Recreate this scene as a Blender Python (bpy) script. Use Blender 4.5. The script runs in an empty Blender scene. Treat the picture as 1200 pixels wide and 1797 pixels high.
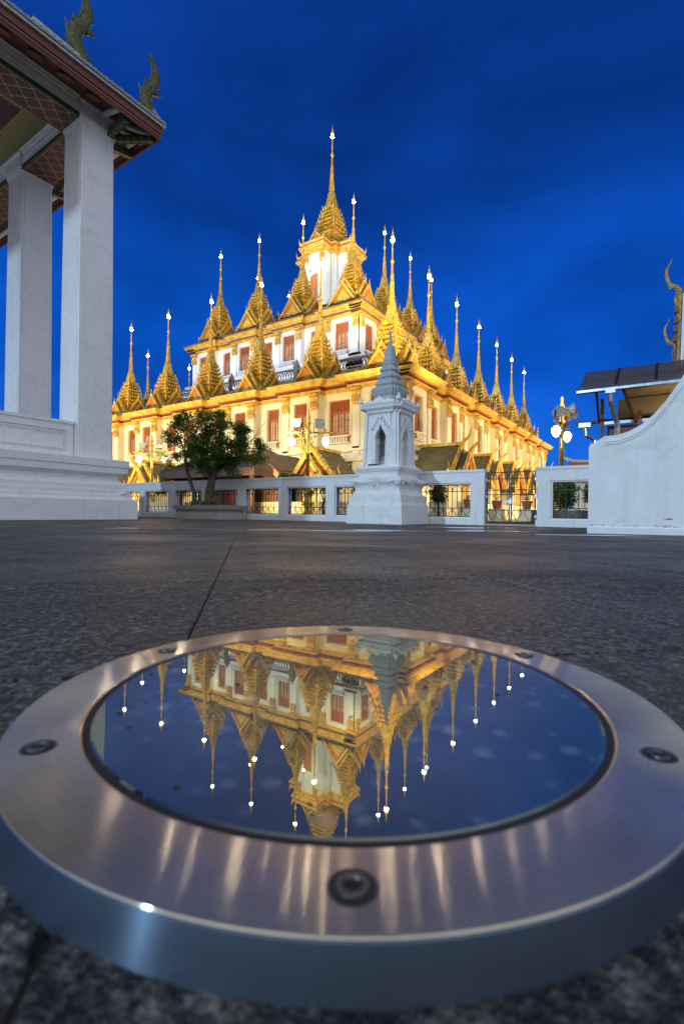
import bpy, math, random
from math import sin, cos, pi, radians, sqrt
from mathutils import Matrix, Vector

random.seed(7)
sc = bpy.context.scene
COL = sc.collection

# ------------------------------------------------------------------ camera
# world axes: +X runs right-away along the precinct, +Y runs left-away; the camera looks between them
TH = radians(33.93)
CAMZ = 0.23
cam_d = bpy.data.cameras.new('camera')
cam_d.lens = 17.03
cam_d.sensor_width = 36.0
cam_d.clip_start = 0.02
cam_d.clip_end = 2000
cam_d.shift_y = 0.0008
cam_d.dof.use_dof = True
cam_d.dof.focus_distance = 16.0
cam_d.dof.aperture_fstop = 9.0
cam = bpy.data.objects.new('camera', cam_d)
COL.objects.link(cam)
cam.location = (0, 0, CAMZ)
cam.rotation_mode = 'QUATERNION'
cam.rotation_quaternion = (Matrix.Rotation(TH - pi / 2, 3, 'Z') @ Matrix.Rotation(pi / 2, 3, 'X') @ Matrix.Rotation(0.0125, 3, 'Z')).to_quaternion()
sc.camera = cam
FW = Vector((cos(TH), sin(TH), 0))
RT = Vector((sin(TH), -cos(TH), 0))

# ------------------------------------------------------------------ sky (blue hour), one dim low light, exposure
world = bpy.data.worlds.new('World')
sc.world = world
world.use_nodes = True
wn, wl = world.node_tree.nodes, world.node_tree.links
wn.clear()
w_out = wn.new('ShaderNodeOutputWorld')
w_bg = wn.new('ShaderNodeBackground')
w_bg.inputs['Strength'].default_value = 1.0
w_tc = wn.new('ShaderNodeTexCoord')
w_sep = wn.new('ShaderNodeSeparateXYZ')
wl.new(w_tc.outputs['Generated'], w_sep.inputs[0])
w_el = wn.new('ShaderNodeValToRGB')
cr = w_el.color_ramp
cr.elements[0].position = 0.0
cr.elements[0].color = (0.012, 0.125, 0.60, 1)
cr.elements[1].position = 1.0
cr.elements[1].color = (0.003, 0.022, 0.17, 1)
e = cr.elements.new(0.28); e.color = (0.003, 0.095, 0.60, 1)
e = cr.elements.new(0.62); e.color = (0.003, 0.046, 0.31, 1)
wl.new(w_sep.outputs['Z'], w_el.inputs[0])
# afterglow: the western half of the sky, behind the camera, is paler
w_dot = wn.new('ShaderNodeVectorMath'); w_dot.operation = 'DOT_PRODUCT'
wl.new(w_tc.outputs['Generated'], w_dot.inputs[0])
w_dot.inputs[1].default_value = (-0.66, -0.74, 0.14)
w_gl = wn.new('ShaderNodeMapRange'); w_gl.interpolation_type = 'SMOOTHSTEP'
w_gl.inputs['From Min'].default_value = -0.35
w_gl.inputs['From Max'].default_value = 0.9
w_gl.inputs['To Max'].default_value = 1.0
wl.new(w_dot.outputs['Value'], w_gl.inputs['Value'])
w_mix = wn.new('ShaderNodeMixRGB')
w_mix.inputs[2].default_value = (0.74, 0.84, 0.97, 1)
wl.new(w_gl.outputs[0], w_mix.inputs[0])
# soft dark cloud banks
w_map = wn.new('ShaderNodeMapping'); w_map.inputs['Scale'].default_value = (1.0, 1.0, 2.6)
wl.new(w_tc.outputs['Generated'], w_map.inputs[0])
w_no = wn.new('ShaderNodeTexNoise'); w_no.inputs['Scale'].default_value = 2.1
w_no.inputs['Detail'].default_value = 5; w_no.inputs['Roughness'].default_value = 0.5
w_no.inputs['Distortion'].default_value = 0.3
wl.new(w_map.outputs[0], w_no.inputs[0])
w_cr = wn.new('ShaderNodeMapRange')
w_cr.inputs['From Min'].default_value = 0.32; w_cr.inputs['From Max'].default_value = 0.68
w_cr.inputs['To Min'].default_value = 0.62; w_cr.inputs['To Max'].default_value = 1.25
wl.new(w_no.outputs[0], w_cr.inputs['Value'])
w_mul = wn.new('ShaderNodeVectorMath'); w_mul.operation = 'SCALE'
wl.new(w_el.outputs[0], w_mul.inputs[0]); wl.new(w_cr.outputs[0], w_mul.inputs['Scale'])
wl.new(w_mul.outputs[0], w_mix.inputs[1])
wl.new(w_mix.outputs[0], w_bg.inputs['Color'])
wl.new(w_bg.outputs[0], w_out.inputs[0])

sun_d = bpy.data.lights.new('sun', 'SUN')
sun_d.energy = 1.25
sun_d.angle = radians(2.0)
sun_d.color = (0.50, 0.76, 1.0)
sun = bpy.data.objects.new('sun', sun_d)
COL.objects.link(sun)
sun_dir = Vector((1.0, -0.28, -0.22)).normalized()
sun.rotation_mode = 'QUATERNION'
sun.rotation_quaternion = sun_dir.to_track_quat('-Z', 'Y')

sc.view_settings.view_transform = 'Standard'
try:
    sc.view_settings.look = 'None'
except Exception:
    pass
sc.view_settings.exposure = 0.0
sc.view_settings.gamma = 1.0
sc.view_settings.use_curve_mapping = False
sc.cycles.use_denoising = True
sc.cycles.sample_clamp_indirect = 6.0
sc.cycles.max_bounces = 8
sc.cycles.caustics_reflective = False
sc.cycles.caustics_refractive = False


def area_light(name, loc, target, power, color, size=(0.6, 0.4), spread=180):
    d = bpy.data.lights.new(name, 'AREA')
    d.shape = 'RECTANGLE'
    d.size, d.size_y = size
    d.energy = power
    d.color = color
    d.spread = radians(spread)
    o = bpy.data.objects.new(name, d)
    COL.objects.link(o)
    o.location = loc
    v = Vector(target) - Vector(loc)
    o.rotation_mode = 'QUATERNION'
    o.rotation_quaternion = v.to_track_quat('-Z', 'Y')
    return o


# ------------------------------------------------------------------ materials
def new_mat(name):
    m = bpy.data.materials.new(name)
    m.use_nodes = True
    return m, m.node_tree.nodes, m.node_tree.links, m.node_tree.nodes['Principled BSDF']


def pmat(name, col, rough=0.6, metal=0.0, var=0.18, nscale=2.0, bump=0.15, bscale=30.0, col2=None, bdist=0.01, stretch=None, spec=None):
    m, n, l, p = new_mat(name)
    tc = n.new('ShaderNodeTexCoord')
    mp = n.new('ShaderNodeMapping')
    if stretch:
        mp.inputs['Scale'].default_value = stretch
    l.new(tc.outputs['Object'], mp.inputs[0])
    no = n.new('ShaderNodeTexNoise'); no.inputs['Scale'].default_value = nscale
    no.inputs['Detail'].default_value = 6; no.inputs['Roughness'].default_value = 0.6
    l.new(mp.outputs[0], no.inputs[0])
    r = n.new('ShaderNodeValToRGB')
    c2 = col2 if col2 else tuple(c * (1 - var) for c in col)
    r.color_ramp.elements[0].position = 0.36
    r.color_ramp.elements[0].color = (*c2, 1)
    r.color_ramp.elements[1].position = 0.62
    r.color_ramp.elements[1].color = (*col, 1)
    l.new(no.outputs[0], r.inputs[0])
    l.new(r.outputs[0], p.inputs['Base Color'])
    p.inputs['Roughness'].default_value = rough
    p.inputs['Metallic'].default_value = metal
    if spec is not None:
        p.inputs['Specular IOR Level'].default_value = spec
    if bump:
        nb = n.new('ShaderNodeTexNoise'); nb.inputs['Scale'].default_value = bscale
        nb.inputs['Detail'].default_value = 4
        l.new(mp.outputs[0], nb.inputs[0])
        b = n.new('ShaderNodeBump'); b.inputs['Strength'].default_value = bump
        b.inputs['Distance'].default_value = bdist
        l.new(nb.outputs[0], b.inputs['Height'])
        l.new(b.outputs[0], p.inputs['Normal'])
    return m


def emat(name, col, strength):
    m, n, l, p = new_mat(name)
    p.inputs['Base Color'].default_value = (*[min(1, c) for c in col], 1)
    p.inputs['Emission Color'].default_value = (*col, 1)
    p.inputs['Emission Strength'].default_value = strength
    return m


M = {}


def plaster(name, col, seed=0.0):
    """limewashed stucco: blotchy tone, rain streaks, hairline cracks, patched paint"""
    m, n, l, p = new_mat(name)
    g = n.new('ShaderNodeNewGeometry'); P = g.outputs['Position']

    def noi(scale, det=5, st=(1, 1, 1), dist=0.0):
        mp = n.new('ShaderNodeMapping'); mp.inputs['Scale'].default_value = st; mp.inputs['Location'].default_value = (seed, seed * 2, seed)
        l.new(P, mp.inputs[0]); k = n.new('ShaderNodeTexNoise'); k.inputs['Scale'].default_value = scale
        k.inputs['Detail'].default_value = det; k.inputs['Distortion'].default_value = dist; l.new(mp.outputs[0], k.inputs[0]); return k.outputs[0]

    def rng(v, a, b, c, d):
        k = n.new('ShaderNodeMapRange')
        for nm, x in (('From Min', a), ('From Max', b), ('To Min', c), ('To Max', d)): k.inputs[nm].default_value = x
        l.new(v, k.inputs['Value']); return k.outputs[0]

    def mul(a, b):
        k = n.new('ShaderNodeMath'); k.operation = 'MULTIPLY'; l.new(a, k.inputs[0]); l.new(b, k.inputs[1]); return k.outputs[0]
    blot = rng(noi(1.3, 6), .35, .65, .96, 1.01)
    streak = rng(noi(2.2, 5, (3.2, 3.2, .28)), .57, .80, 1.0, .84)
    fine = rng(noi(9, 6), .3, .7, .97, 1.02)
    patch = rng(noi(2.6, 3, (1, 1, 1.4), 1.2), .60, .615, 1.0, .93)
    vo = n.new('ShaderNodeTexVoronoi'); vo.feature = 'DISTANCE_TO_EDGE'; vo.inputs['Scale'].default_value = 1.1
    wv = n.new('ShaderNodeMixRGB'); wv.blend_type = 'ADD'; wv.inputs[0].default_value = .35
    nz = n.new('ShaderNodeTexNoise'); nz.inputs['Scale'].default_value = 3; l.new(P, nz.inputs[0]); l.new(P, wv.inputs[1]); l.new(nz.outputs['Color'], wv.inputs[2])
    l.new(wv.outputs[0], vo.inputs['Vector'])
    crack = rng(vo.outputs['Distance'], .0, .003, .86, 1.0)
    tot = mul(mul(mul(blot, streak), mul(fine, patch)), crack)
    sc2 = n.new('ShaderNodeVectorMath'); sc2.operation = 'SCALE'; sc2.inputs[0].default_value = col; l.new(tot, sc2.inputs['Scale'])
    l.new(sc2.outputs[0], p.inputs['Base Color'])
    l.new(rng(noi(4, 3), .3, .7, .45, .7), p.inputs['Roughness'])
    b = n.new('ShaderNodeBump'); b.inputs['Strength'].default_value = .35; b.inputs['Distance'].default_value = .006
    l.new(noi(16, 6), b.inputs['Height']); l.new(b.outputs[0], p.inputs['Normal'])
    return m


M['white'] = plaster('white_limewash', (0.80, 0.80, 0.79))
M['white_streak'] = plaster('white_painted_stucco', (0.86, 0.85, 0.83), 3.3)
M['wall_cream'] = pmat('temple_cream_plaster', (0.76, 0.66, 0.44), 0.7, var=0.08, nscale=0.7, bump=0.1, bscale=9)
M['wall_white'] = pmat('temple_white_plaster', (0.78, 0.77, 0.76), 0.7, var=0.08, nscale=0.7, bump=0.1, bscale=9)
M['gold'] = pmat('gilded_metal', (0.92, 0.60, 0.085), 0.34, 0.45, nscale=6.0, bump=0.6, bscale=24, col2=(0.52, 0.25, 0.03), bdist=0.03)
M['gold_recess'] = pmat('aged_gilding', (0.34, 0.19, 0.035), 0.5, 0.3, nscale=8, bump=0.4, bscale=30, col2=(0.18, 0.09, 0.015))  # dark tone puts the shade of the gaps between tiers into the gilding
M['gold_dk'] = pmat('gilded_metal_old', (0.70, 0.48, 0.09), 0.42, 0.35, nscale=5.0, bump=0.4, bscale=22, col2=(0.30, 0.19, 0.03), bdist=0.02)
M['gold_trim'] = pmat('gilded_cornice', (0.80, 0.50, 0.09), 0.42, 0.35, nscale=3.0, bump=0.4, bscale=16, col2=(0.50, 0.27, 0.04), bdist=0.015)
M['orange'] = pmat('orange_glass_mosaic', (0.75, 0.20, 0.02), 0.3, 0.1, nscale=9, bump=0.4, bscale=40, col2=(0.5, 0.10, 0.01))
M['redwood'] = pmat('red_lacquer_wood', (0.46, 0.11, 0.02), 0.45, nscale=4, bump=0.15, bscale=30, var=0.25, stretch=(4, 4, 1))
M['pane'] = pmat('window_pane_glass', (0.78, 0.66, 0.42), 0.12, var=0.35, nscale=2.2, bump=0.05, bscale=4)
M['tile_gold'] = pmat('ochre_roof_tiles', (0.36, 0.27, 0.08), 0.45, var=0.35, nscale=3, bump=0.3, bscale=30)
M['tile_dark'] = pmat('olive_roof_tiles', (0.16, 0.125, 0.05), 0.5, var=0.35, nscale=3, bump=0.3, bscale=30)
M['grey_stone'] = pmat('grey_cast_stone', (0.22, 0.20, 0.17), 0.7, var=0.25, nscale=3, bump=0.25)
M['dark'] = pmat('dark_void_paint', (0.02, 0.017, 0.014), 0.8, bump=0)
M['iron'] = pmat('dark_wrought_iron', (0.035, 0.025, 0.02), 0.45, 0.6, bump=0.2, bscale=60)
M['maroon'] = pmat('maroon_painted_timber', (0.115, 0.028, 0.022), 0.5, var=0.3, nscale=2.5, bump=0.15, stretch=(0.6, 3, 3))
M['redboard'] = pmat('red_oxide_fascia_board', (0.20, 0.045, 0.025), 0.5, var=0.25, nscale=2, bump=0.15, stretch=(0.6, 3, 3))
M['green'] = pmat('dark_green_lacquer', (0.012, 0.085, 0.062), 0.4, var=0.3, nscale=5, bump=0.1)
M['mosaic'] = pmat('green_gold_glass_mosaic', (0.17, 0.15, 0.03), 0.25, 0.35, nscale=28, bump=0.6, bscale=60, col2=(0.02, 0.04, 0.015), bdist=0.02)
M['eave_tile'] = pmat('pale_glazed_eave_tiles', (0.55, 0.56, 0.55), 0.35, var=0.4, nscale=12, bump=0.3, bscale=40)
M['galv'] = pmat('galvanised_steel', (0.36, 0.37, 0.38), 0.28, 0.85, var=0.3, nscale=5, bump=0.1)
M['bark'] = pmat('grey_brown_bark', (0.15, 0.12, 0.085), 0.9, var=0.5, nscale=9, bump=0.8, bscale=26, stretch=(2, 2, 0.6), bdist=0.02)
M['leaf'] = pmat('green_leaves', (0.23, 0.33, 0.05), 0.5, nscale=2.2, bump=0, col2=(0.07, 0.13, 0.02))
M['leaf_lt'] = pmat('bright_green_leaves', (0.19, 0.28, 0.045), 0.5, nscale=3, bump=0, col2=(0.06, 0.12, 0.02))
for _k in ('leaf', 'leaf_lt'):
    _m = M[_k]; _n, _l = _m.node_tree.nodes, _m.node_tree.links
    _p = _n['Principled BSDF']; _t = _n.new('ShaderNodeBsdfTranslucent'); _x = _n.new('ShaderNodeMixShader'); _x.inputs[0].default_value = .5
    _l.new(_p.inputs['Base Color'].links[0].from_socket, _t.inputs[0])
    _l.new(_p.outputs[0], _x.inputs[1]); _l.new(_t.outputs[0], _x.inputs[2]); _l.new(_x.outputs[0], _n['Material Output'].inputs[0])
M['leaf_red'] = pmat('dark_red_leaves', (0.22, 0.035, 0.03), 0.5, nscale=3, bump=0, col2=(0.09, 0.02, 0.02))
M['terracotta'] = pmat('terracotta', (0.42, 0.13, 0.05), 0.7, bump=0.2)
M['brown_tile'] = pmat('brown_roof_tile', (0.15, 0.105, 0.08), 0.6, var=0.4, nscale=4, bump=0.3)
M['brown_wood'] = pmat('brown_timber', (0.16, 0.075, 0.035), 0.55, var=0.35, nscale=3, bump=0.2, stretch=(1, 1, 4))
M['light_wood'] = pmat('salmon_painted_board', (0.50, 0.27, 0.17), 0.6, bump=0.15)
M['bronze'] = pmat('dark_bronze', (0.045, 0.035, 0.028), 0.4, 0.6, bump=0.2)
M['planter'] = pmat('planter_render', (0.42, 0.40, 0.36), 0.7, var=0.15, nscale=3, bump=0.2)
M['court'] = pmat('court_flagstones', (0.40, 0.34, 0.26), 0.6, var=0.2, nscale=1, bump=0.1)
M['soil'] = pmat('dark_soil', (0.03, 0.022, 0.015), 0.95, bump=0.5)
M['pole_gold'] = pmat('gold_painted_iron', (0.60, 0.42, 0.10), 0.35, 0.6, bump=0.15, nscale=6)
M['flood_grey'] = pmat('grey_floodlight_housing', (0.42, 0.42, 0.38), 0.45, 0.2, bump=0.1)
M['bulb'] = emat('white_led_cluster', (1.0, 0.93, 0.78), 420.0)
M['globe'] = emat('glowing_lamp_globe', (1.0, 0.86, 0.55), 14.0)
M['amber'] = emat('amber_lit_finial', (1.0, 0.42, 0.05), 1.6)


def vary(m, lo, hi):
    n, l = m.node_tree.nodes, m.node_tree.links
    p = n['Principled BSDF']; src = p.inputs['Base Color'].links[0].from_socket
    oi = n.new('ShaderNodeObjectInfo'); mr = n.new('ShaderNodeMapRange')
    mr.inputs['To Min'].default_value = lo; mr.inputs['To Max'].default_value = hi
    l.new(oi.outputs['Random'], mr.inputs['Value'])
    sc_ = n.new('ShaderNodeVectorMath'); sc_.operation = 'SCALE'
    l.new(src, sc_.inputs[0]); l.new(mr.outputs[0], sc_.inputs['Scale']); l.new(sc_.outputs[0], p.inputs['Base Color'])


for _k in ('gold', 'gold_dk', 'redwood', 'pane'):
    vary(M[_k], .72, 1.05)


def mat_paver():
    m, n, l, p = new_mat('wet_speckled_granite')
    geo = n.new('ShaderNodeNewGeometry')
    P = geo.outputs['Position']

    def noise(sc_, det=4, rough=.6):
        k = n.new('ShaderNodeTexNoise'); k.inputs['Scale'].default_value = sc_; k.inputs['Detail'].default_value = det
        k.inputs['Roughness'].default_value = rough; l.new(P, k.inputs[0]); return k.outputs[0]

    def mrange(v, a, b, c, d):
        k = n.new('ShaderNodeMapRange')
        for nm, x in (('From Min', a), ('From Max', b), ('To Min', c), ('To Max', d)): k.inputs[nm].default_value = x
        l.new(v, k.inputs['Value']); return k.outputs[0]
    fine = noise(170, 3, .7); mid = noise(78, 5, .7); big = noise(1.3, 4); patch = noise(5.5, 4)
    vo = n.new('ShaderNodeTexVoronoi'); vo.inputs['Scale'].default_value = 120; l.new(P, vo.inputs['Vector'])
    r = n.new('ShaderNodeValToRGB')
    r.color_ramp.elements[0].position = 0.44; r.color_ramp.elements[0].color = (0.012, 0.011, 0.010, 1)
    r.color_ramp.elements[1].position = 0.60; r.color_ramp.elements[1].color = (0.31, 0.28, 0.235, 1)
    ee = r.color_ramp.elements.new(0.51); ee.color = (0.085, 0.076, 0.065, 1)
    mixn = n.new('ShaderNodeMath'); mixn.operation = 'MULTIPLY_ADD'
    mixn.inputs[1].default_value = 0.5; l.new(fine, mixn.inputs[0])
    hf = n.new('ShaderNodeMath'); hf.operation = 'MULTIPLY'; hf.inputs[1].default_value = 0.5; l.new(mid, hf.inputs[0])
    l.new(hf.outputs[0], mixn.inputs[2]); l.new(mixn.outputs[0], r.inputs[0])
    mul = n.new('ShaderNodeVectorMath'); mul.operation = 'SCALE'
    l.new(r.outputs[0], mul.inputs[0]); l.new(mrange(patch, .35, .65, .65, 1.25), mul.inputs['Scale'])
    # pale quartz chips
    v2 = n.new('ShaderNodeTexVoronoi'); v2.inputs['Scale'].default_value = 23; l.new(P, v2.inputs['Vector'])
    lt = n.new('ShaderNodeMath'); lt.operation = 'LESS_THAN'; lt.inputs[1].default_value = 0.07; l.new(v2.outputs['Distance'], lt.inputs[0])
    mx = n.new('ShaderNodeMixRGB'); mx.inputs[2].default_value = (0.38, 0.35, 0.30, 1)
    l.new(lt.outputs[0], mx.inputs[0]); l.new(mul.outputs[0], mx.inputs[1]); l.new(mx.outputs[0], p.inputs['Base Color'])
    # wetter, glossier patches
    l.new(mrange(big, .38, .62, .34, .62), p.inputs['Roughness'])
    p.inputs['Specular IOR Level'].default_value = 0.35
    hsum = n.new('ShaderNodeMath'); hsum.operation = 'MULTIPLY_ADD'; hsum.inputs[1].default_value = 1.6
    l.new(mid, hsum.inputs[0]); l.new(fine, hsum.inputs[2])
    b = n.new('ShaderNodeBump'); b.inputs['Strength'].default_value = 1.0; b.inputs['Distance'].default_value = 0.012
    l.new(hsum.outputs[0], b.inputs['Height']); l.new(b.outputs[0], p.inputs['Normal'])
    return m


M['paver'] = mat_paver()
vary(M['paver'], .78, 1.22)
M['grout'] = pmat('dark_joint_grit', (0.025, 0.022, 0.019), 0.95, bump=0.3, bscale=200)


def mat_water():
    m, n, l, p = new_mat('still_rain_water')
    p.inputs['Base Color'].default_value = (0.03, 0.03, 0.03, 1)
    p.inputs['Roughness'].default_value = 0.03
    p.inputs['IOR'].default_value = 1.33
    p.inputs['Specular IOR Level'].default_value = 0.7
    return m


M['water'] = mat_water()


def mat_steel(name, col, rough, k, scr=True):
    """turned stainless: microscopic concentric grooves tilt the normal towards or away from the centre"""
    m, n, l, p = new_mat(name)
    p.inputs['Metallic'].default_value = 1.0
    p.inputs['Anisotropic'].default_value = 1.0
    p.inputs['Anisotropic Rotation'].default_value = 0.25
    t = n.new('ShaderNodeTangent'); t.direction_type = 'RADIAL'; t.axis = 'Z'
    l.new(t.outputs[0], p.inputs['Tangent'])
    tc = n.new('ShaderNodeTexCoord')
    mp = n.new('ShaderNodeVectorMath'); mp.operation = 'MULTIPLY'; mp.inputs[1].default_value = (1, 1, 0)
    l.new(tc.outputs['Object'], mp.inputs[0])
    ln = n.new('ShaderNodeVectorMath'); ln.operation = 'LENGTH'; l.new(mp.outputs[0], ln.inputs[0])
    ms = n.new('ShaderNodeMath'); ms.operation = 'MULTIPLY'; ms.inputs[1].default_value = 30000; l.new(ln.outputs['Value'], ms.inputs[0])
    wn_ = n.new('ShaderNodeTexWhiteNoise'); wn_.noise_dimensions = '1D'; l.new(ms.outputs[0], wn_.inputs['W'])
    mr = n.new('ShaderNodeMapRange'); mr.inputs['To Min'].default_value = -k; mr.inputs['To Max'].default_value = k
    l.new(wn_.outputs['Value'], mr.inputs['Value'])
    nm = n.new('ShaderNodeVectorMath'); nm.operation = 'NORMALIZE'; l.new(mp.outputs[0], nm.inputs[0])
    sc_ = n.new('ShaderNodeVectorMath'); sc_.operation = 'SCALE'; l.new(nm.outputs[0], sc_.inputs[0]); l.new(mr.outputs[0], sc_.inputs['Scale'])
    vt = n.new('ShaderNodeVectorTransform'); vt.vector_type = 'VECTOR'; vt.convert_from = 'OBJECT'; vt.convert_to = 'WORLD'
    l.new(sc_.outputs[0], vt.inputs[0])
    ge = n.new('ShaderNodeNewGeometry')
    ad = n.new('ShaderNodeVectorMath'); ad.operation = 'ADD'; l.new(ge.outputs['Normal'], ad.inputs[0]); l.new(vt.outputs[0], ad.inputs[1])
    nn = n.new('ShaderNodeVectorMath'); nn.operation = 'NORMALIZE'; l.new(ad.outputs[0], nn.inputs[0]); l.new(nn.outputs[0], p.inputs['Normal'])
    # smudges, water marks and scuffs
    bn = n.new('ShaderNodeTexNoise'); bn.inputs['Scale'].default_value = 16; bn.inputs['Detail'].default_value = 7; bn.inputs['Roughness'].default_value = .65
    l.new(tc.outputs['Object'], bn.inputs[0])
    r2 = n.new('ShaderNodeMapRange'); r2.inputs['From Min'].default_value = .35; r2.inputs['From Max'].default_value = .7
    r2.inputs['To Min'].default_value = rough; r2.inputs['To Max'].default_value = rough * 1.5
    l.new(bn.outputs[0], r2.inputs['Value']); l.new(r2.outputs[0], p.inputs['Roughness'])
    r3 = n.new('ShaderNodeMapRange'); r3.inputs['From Min'].default_value = .4; r3.inputs['From Max'].default_value = .7
    r3.inputs['To Min'].default_value = 1.0; r3.inputs['To Max'].default_value = .74; l.new(bn.outputs[0], r3.inputs['Value'])
    # the finer turning bands one can see
    b1 = n.new('ShaderNodeTexNoise'); b1.noise_dimensions = '1D'; b1.inputs['Scale'].default_value = 700; b1.inputs['Detail'].default_value = 4
    l.new(ln.outputs['Value'], b1.inputs['W'])
    r4 = n.new('ShaderNodeMapRange'); r4.inputs['To Min'].default_value = .84; r4.inputs['To Max'].default_value = 1.12; l.new(b1.outputs[0], r4.inputs['Value'])
    mm = n.new('ShaderNodeMath'); mm.operation = 'MULTIPLY'; l.new(r3.outputs[0], mm.inputs[0]); l.new(r4.outputs[0], mm.inputs[1])
    cs = n.new('ShaderNodeVectorMath'); cs.operation = 'SCALE'; cs.inputs[0].default_value = col; l.new(mm.outputs[0], cs.inputs['Scale'])
    l.new(cs.outputs[0], p.inputs['Base Color'])
    # haze of fine scratches: a broad, dull second lobe
    gb = n.new('ShaderNodeBsdfGlossy'); gb.inputs['Roughness'].default_value = .62
    l.new(cs.outputs[0], gb.inputs['Color'])
    mxs = n.new('ShaderNodeMixShader'); mxs.inputs[0].default_value = .42
    l.new(p.outputs[0], mxs.inputs[1]); l.new(gb.outputs[0], mxs.inputs[2]); l.new(mxs.outputs[0], n['Material Output'].inputs[0])
    return m


M['steel'] = mat_steel('brushed_stainless_ring', (0.68, 0.56, 0.40), 0.11, 0.17)
M['rim'] = mat_steel('brushed_stainless_rim', (0.15, 0.19, 0.25), 0.2, 0.05)


def mat_glass():
    m, n, l, p = new_mat('dark_mirror_glass')
    tc = n.new('ShaderNodeTexCoord')
    # dried rain marks: soft pale rounds of uneven size on nearly black glass
    wob = n.new('ShaderNodeTexNoise'); wob.inputs['Scale'].default_value = 30; l.new(tc.outputs['Object'], wob.inputs[0])
    ad = n.new('ShaderNodeMixRGB'); ad.blend_type = 'ADD'; ad.inputs[0].default_value = .02
    l.new(tc.outputs['Object'], ad.inputs[1]); l.new(wob.outputs['Color'], ad.inputs[2])
    vo = n.new('ShaderNodeTexVoronoi'); vo.inputs['Scale'].default_value = 42; l.new(ad.outputs[0], vo.inputs['Vector'])
    mr = n.new('ShaderNodeMapRange'); mr.interpolation_type = 'SMOOTHSTEP'
    mr.inputs['From Min'].default_value = .42; mr.inputs['From Max'].default_value = .05; mr.inputs['To Min'].default_value = 0; mr.inputs['To Max'].default_value = 1
    l.new(vo.outputs['Distance'], mr.inputs['Value'])
    big = n.new('ShaderNodeTexNoise'); big.inputs['Scale'].default_value = 11; big.inputs['Detail'].default_value = 3; l.new(tc.outputs['Object'], big.inputs[0])
    m2 = n.new('ShaderNodeMapRange'); m2.inputs['From Min'].default_value = .45; m2.inputs['From Max'].default_value = .68
    l.new(big.outputs[0], m2.inputs['Value'])
    vo.inputs['Scale'].default_value = 56
    fa = n.new('ShaderNodeMath'); fa.operation = 'MULTIPLY'; l.new(mr.outputs[0], fa.inputs[0]); l.new(vo.outputs['Color'], fa.inputs[1])
    fb = n.new('ShaderNodeMath'); fb.operation = 'MULTIPLY_ADD'; fb.inputs[1].default_value = .22; l.new(m2.outputs[0], fb.inputs[0]); l.new(fa.outputs[0], fb.inputs[2])
    mxc = n.new('ShaderNodeMixRGB'); mxc.inputs[1].default_value = (0.004, 0.008, 0.010, 1); mxc.inputs[2].default_value = (0.24, 0.28, 0.28, 1)
    l.new(fb.outputs[0], mxc.inputs[0]); l.new(mxc.outputs[0], p.inputs['Base Color'])
    p.inputs['Roughness'].default_value = 0.45
    gl = n.new('ShaderNodeBsdfGlossy'); gl.inputs['Roughness'].default_value = 0.0
    gl.inputs['Color'].default_value = (0.97, 1.0, 0.66, 1)
    fr = n.new('ShaderNodeFresnel'); fr.inputs['IOR'].default_value = 3.7
    mx = n.new('ShaderNodeMixShader')
    l.new(fr.outputs[0], mx.inputs[0]); l.new(p.outputs[0], mx.inputs[1]); l.new(gl.outputs[0], mx.inputs[2])
    l.new(mx.outputs[0], n['Material Output'].inputs[0])
    return m


M['glass'] = mat_glass()
M['screw_dark'] = pmat('dirty_countersink', (0.06, 0.052, 0.045), 0.45, 0.8, bump=0)


def mat_lattice(name, base, line, scale, width=0.09, plane='XY'):
    """gilded diamond lattice stencilled flat on lacquered boards"""
    m, n, l, p = new_mat(name)
    tc = n.new('ShaderNodeTexCoord'); sp = n.new('ShaderNodeSeparateXYZ')
    l.new(tc.outputs['Object'], sp.inputs[0])

    def mth(op, a, b=None):
        k = n.new('ShaderNodeMath'); k.operation = op
        for i, v in enumerate((a, b)):
            if v is None: continue
            if isinstance(v, (int, float)): k.inputs[i].default_value = v
            else: l.new(v, k.inputs[i])
        return k.outputs[0]
    x, y = sp.outputs[plane[0]], sp.outputs[plane[1]]
    u = mth('MULTIPLY', mth('ADD', x, y), scale)
    v = mth('MULTIPLY', mth('SUBTRACT', x, y), scale)
    du = mth('ABSOLUTE', mth('SUBTRACT', mth('FRACT', u), 0.5))
    dv = mth('ABSOLUTE', mth('SUBTRACT', mth('FRACT', v), 0.5))
    f1 = mth('LESS_THAN', mth('MINIMUM', du, dv), width)
    rad = mth('SQRT', mth('ADD', mth('MULTIPLY', du, du), mth('MULTIPLY', dv, dv)))
    f2 = mth('LESS_THAN', rad, width * 2.6)
    f = mth('MAXIMUM', f1, f2)
    mx = n.new('ShaderNodeMixRGB'); mx.inputs[1].default_value = (*base, 1); mx.inputs[2].default_value = (*line, 1)
    l.new(f, mx.inputs[0]); l.new(mx.outputs[0], p.inputs['Base Color'])
    l.new(mth('MULTIPLY', f, 0.6), p.inputs['Metallic'])
    p.inputs['Roughness'].default_value = 0.45
    return m


M['lattice_red'] = mat_lattice('maroon_gilt_lattice', (0.10, 0.03, 0.03), (0.42, 0.33, 0.13), 2.6, 0.035)
M['lattice_green'] = mat_lattice('green_gilt_lattice', (0.012, 0.08, 0.06), (0.42, 0.34, 0.10), 9.0, 0.16)


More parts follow.
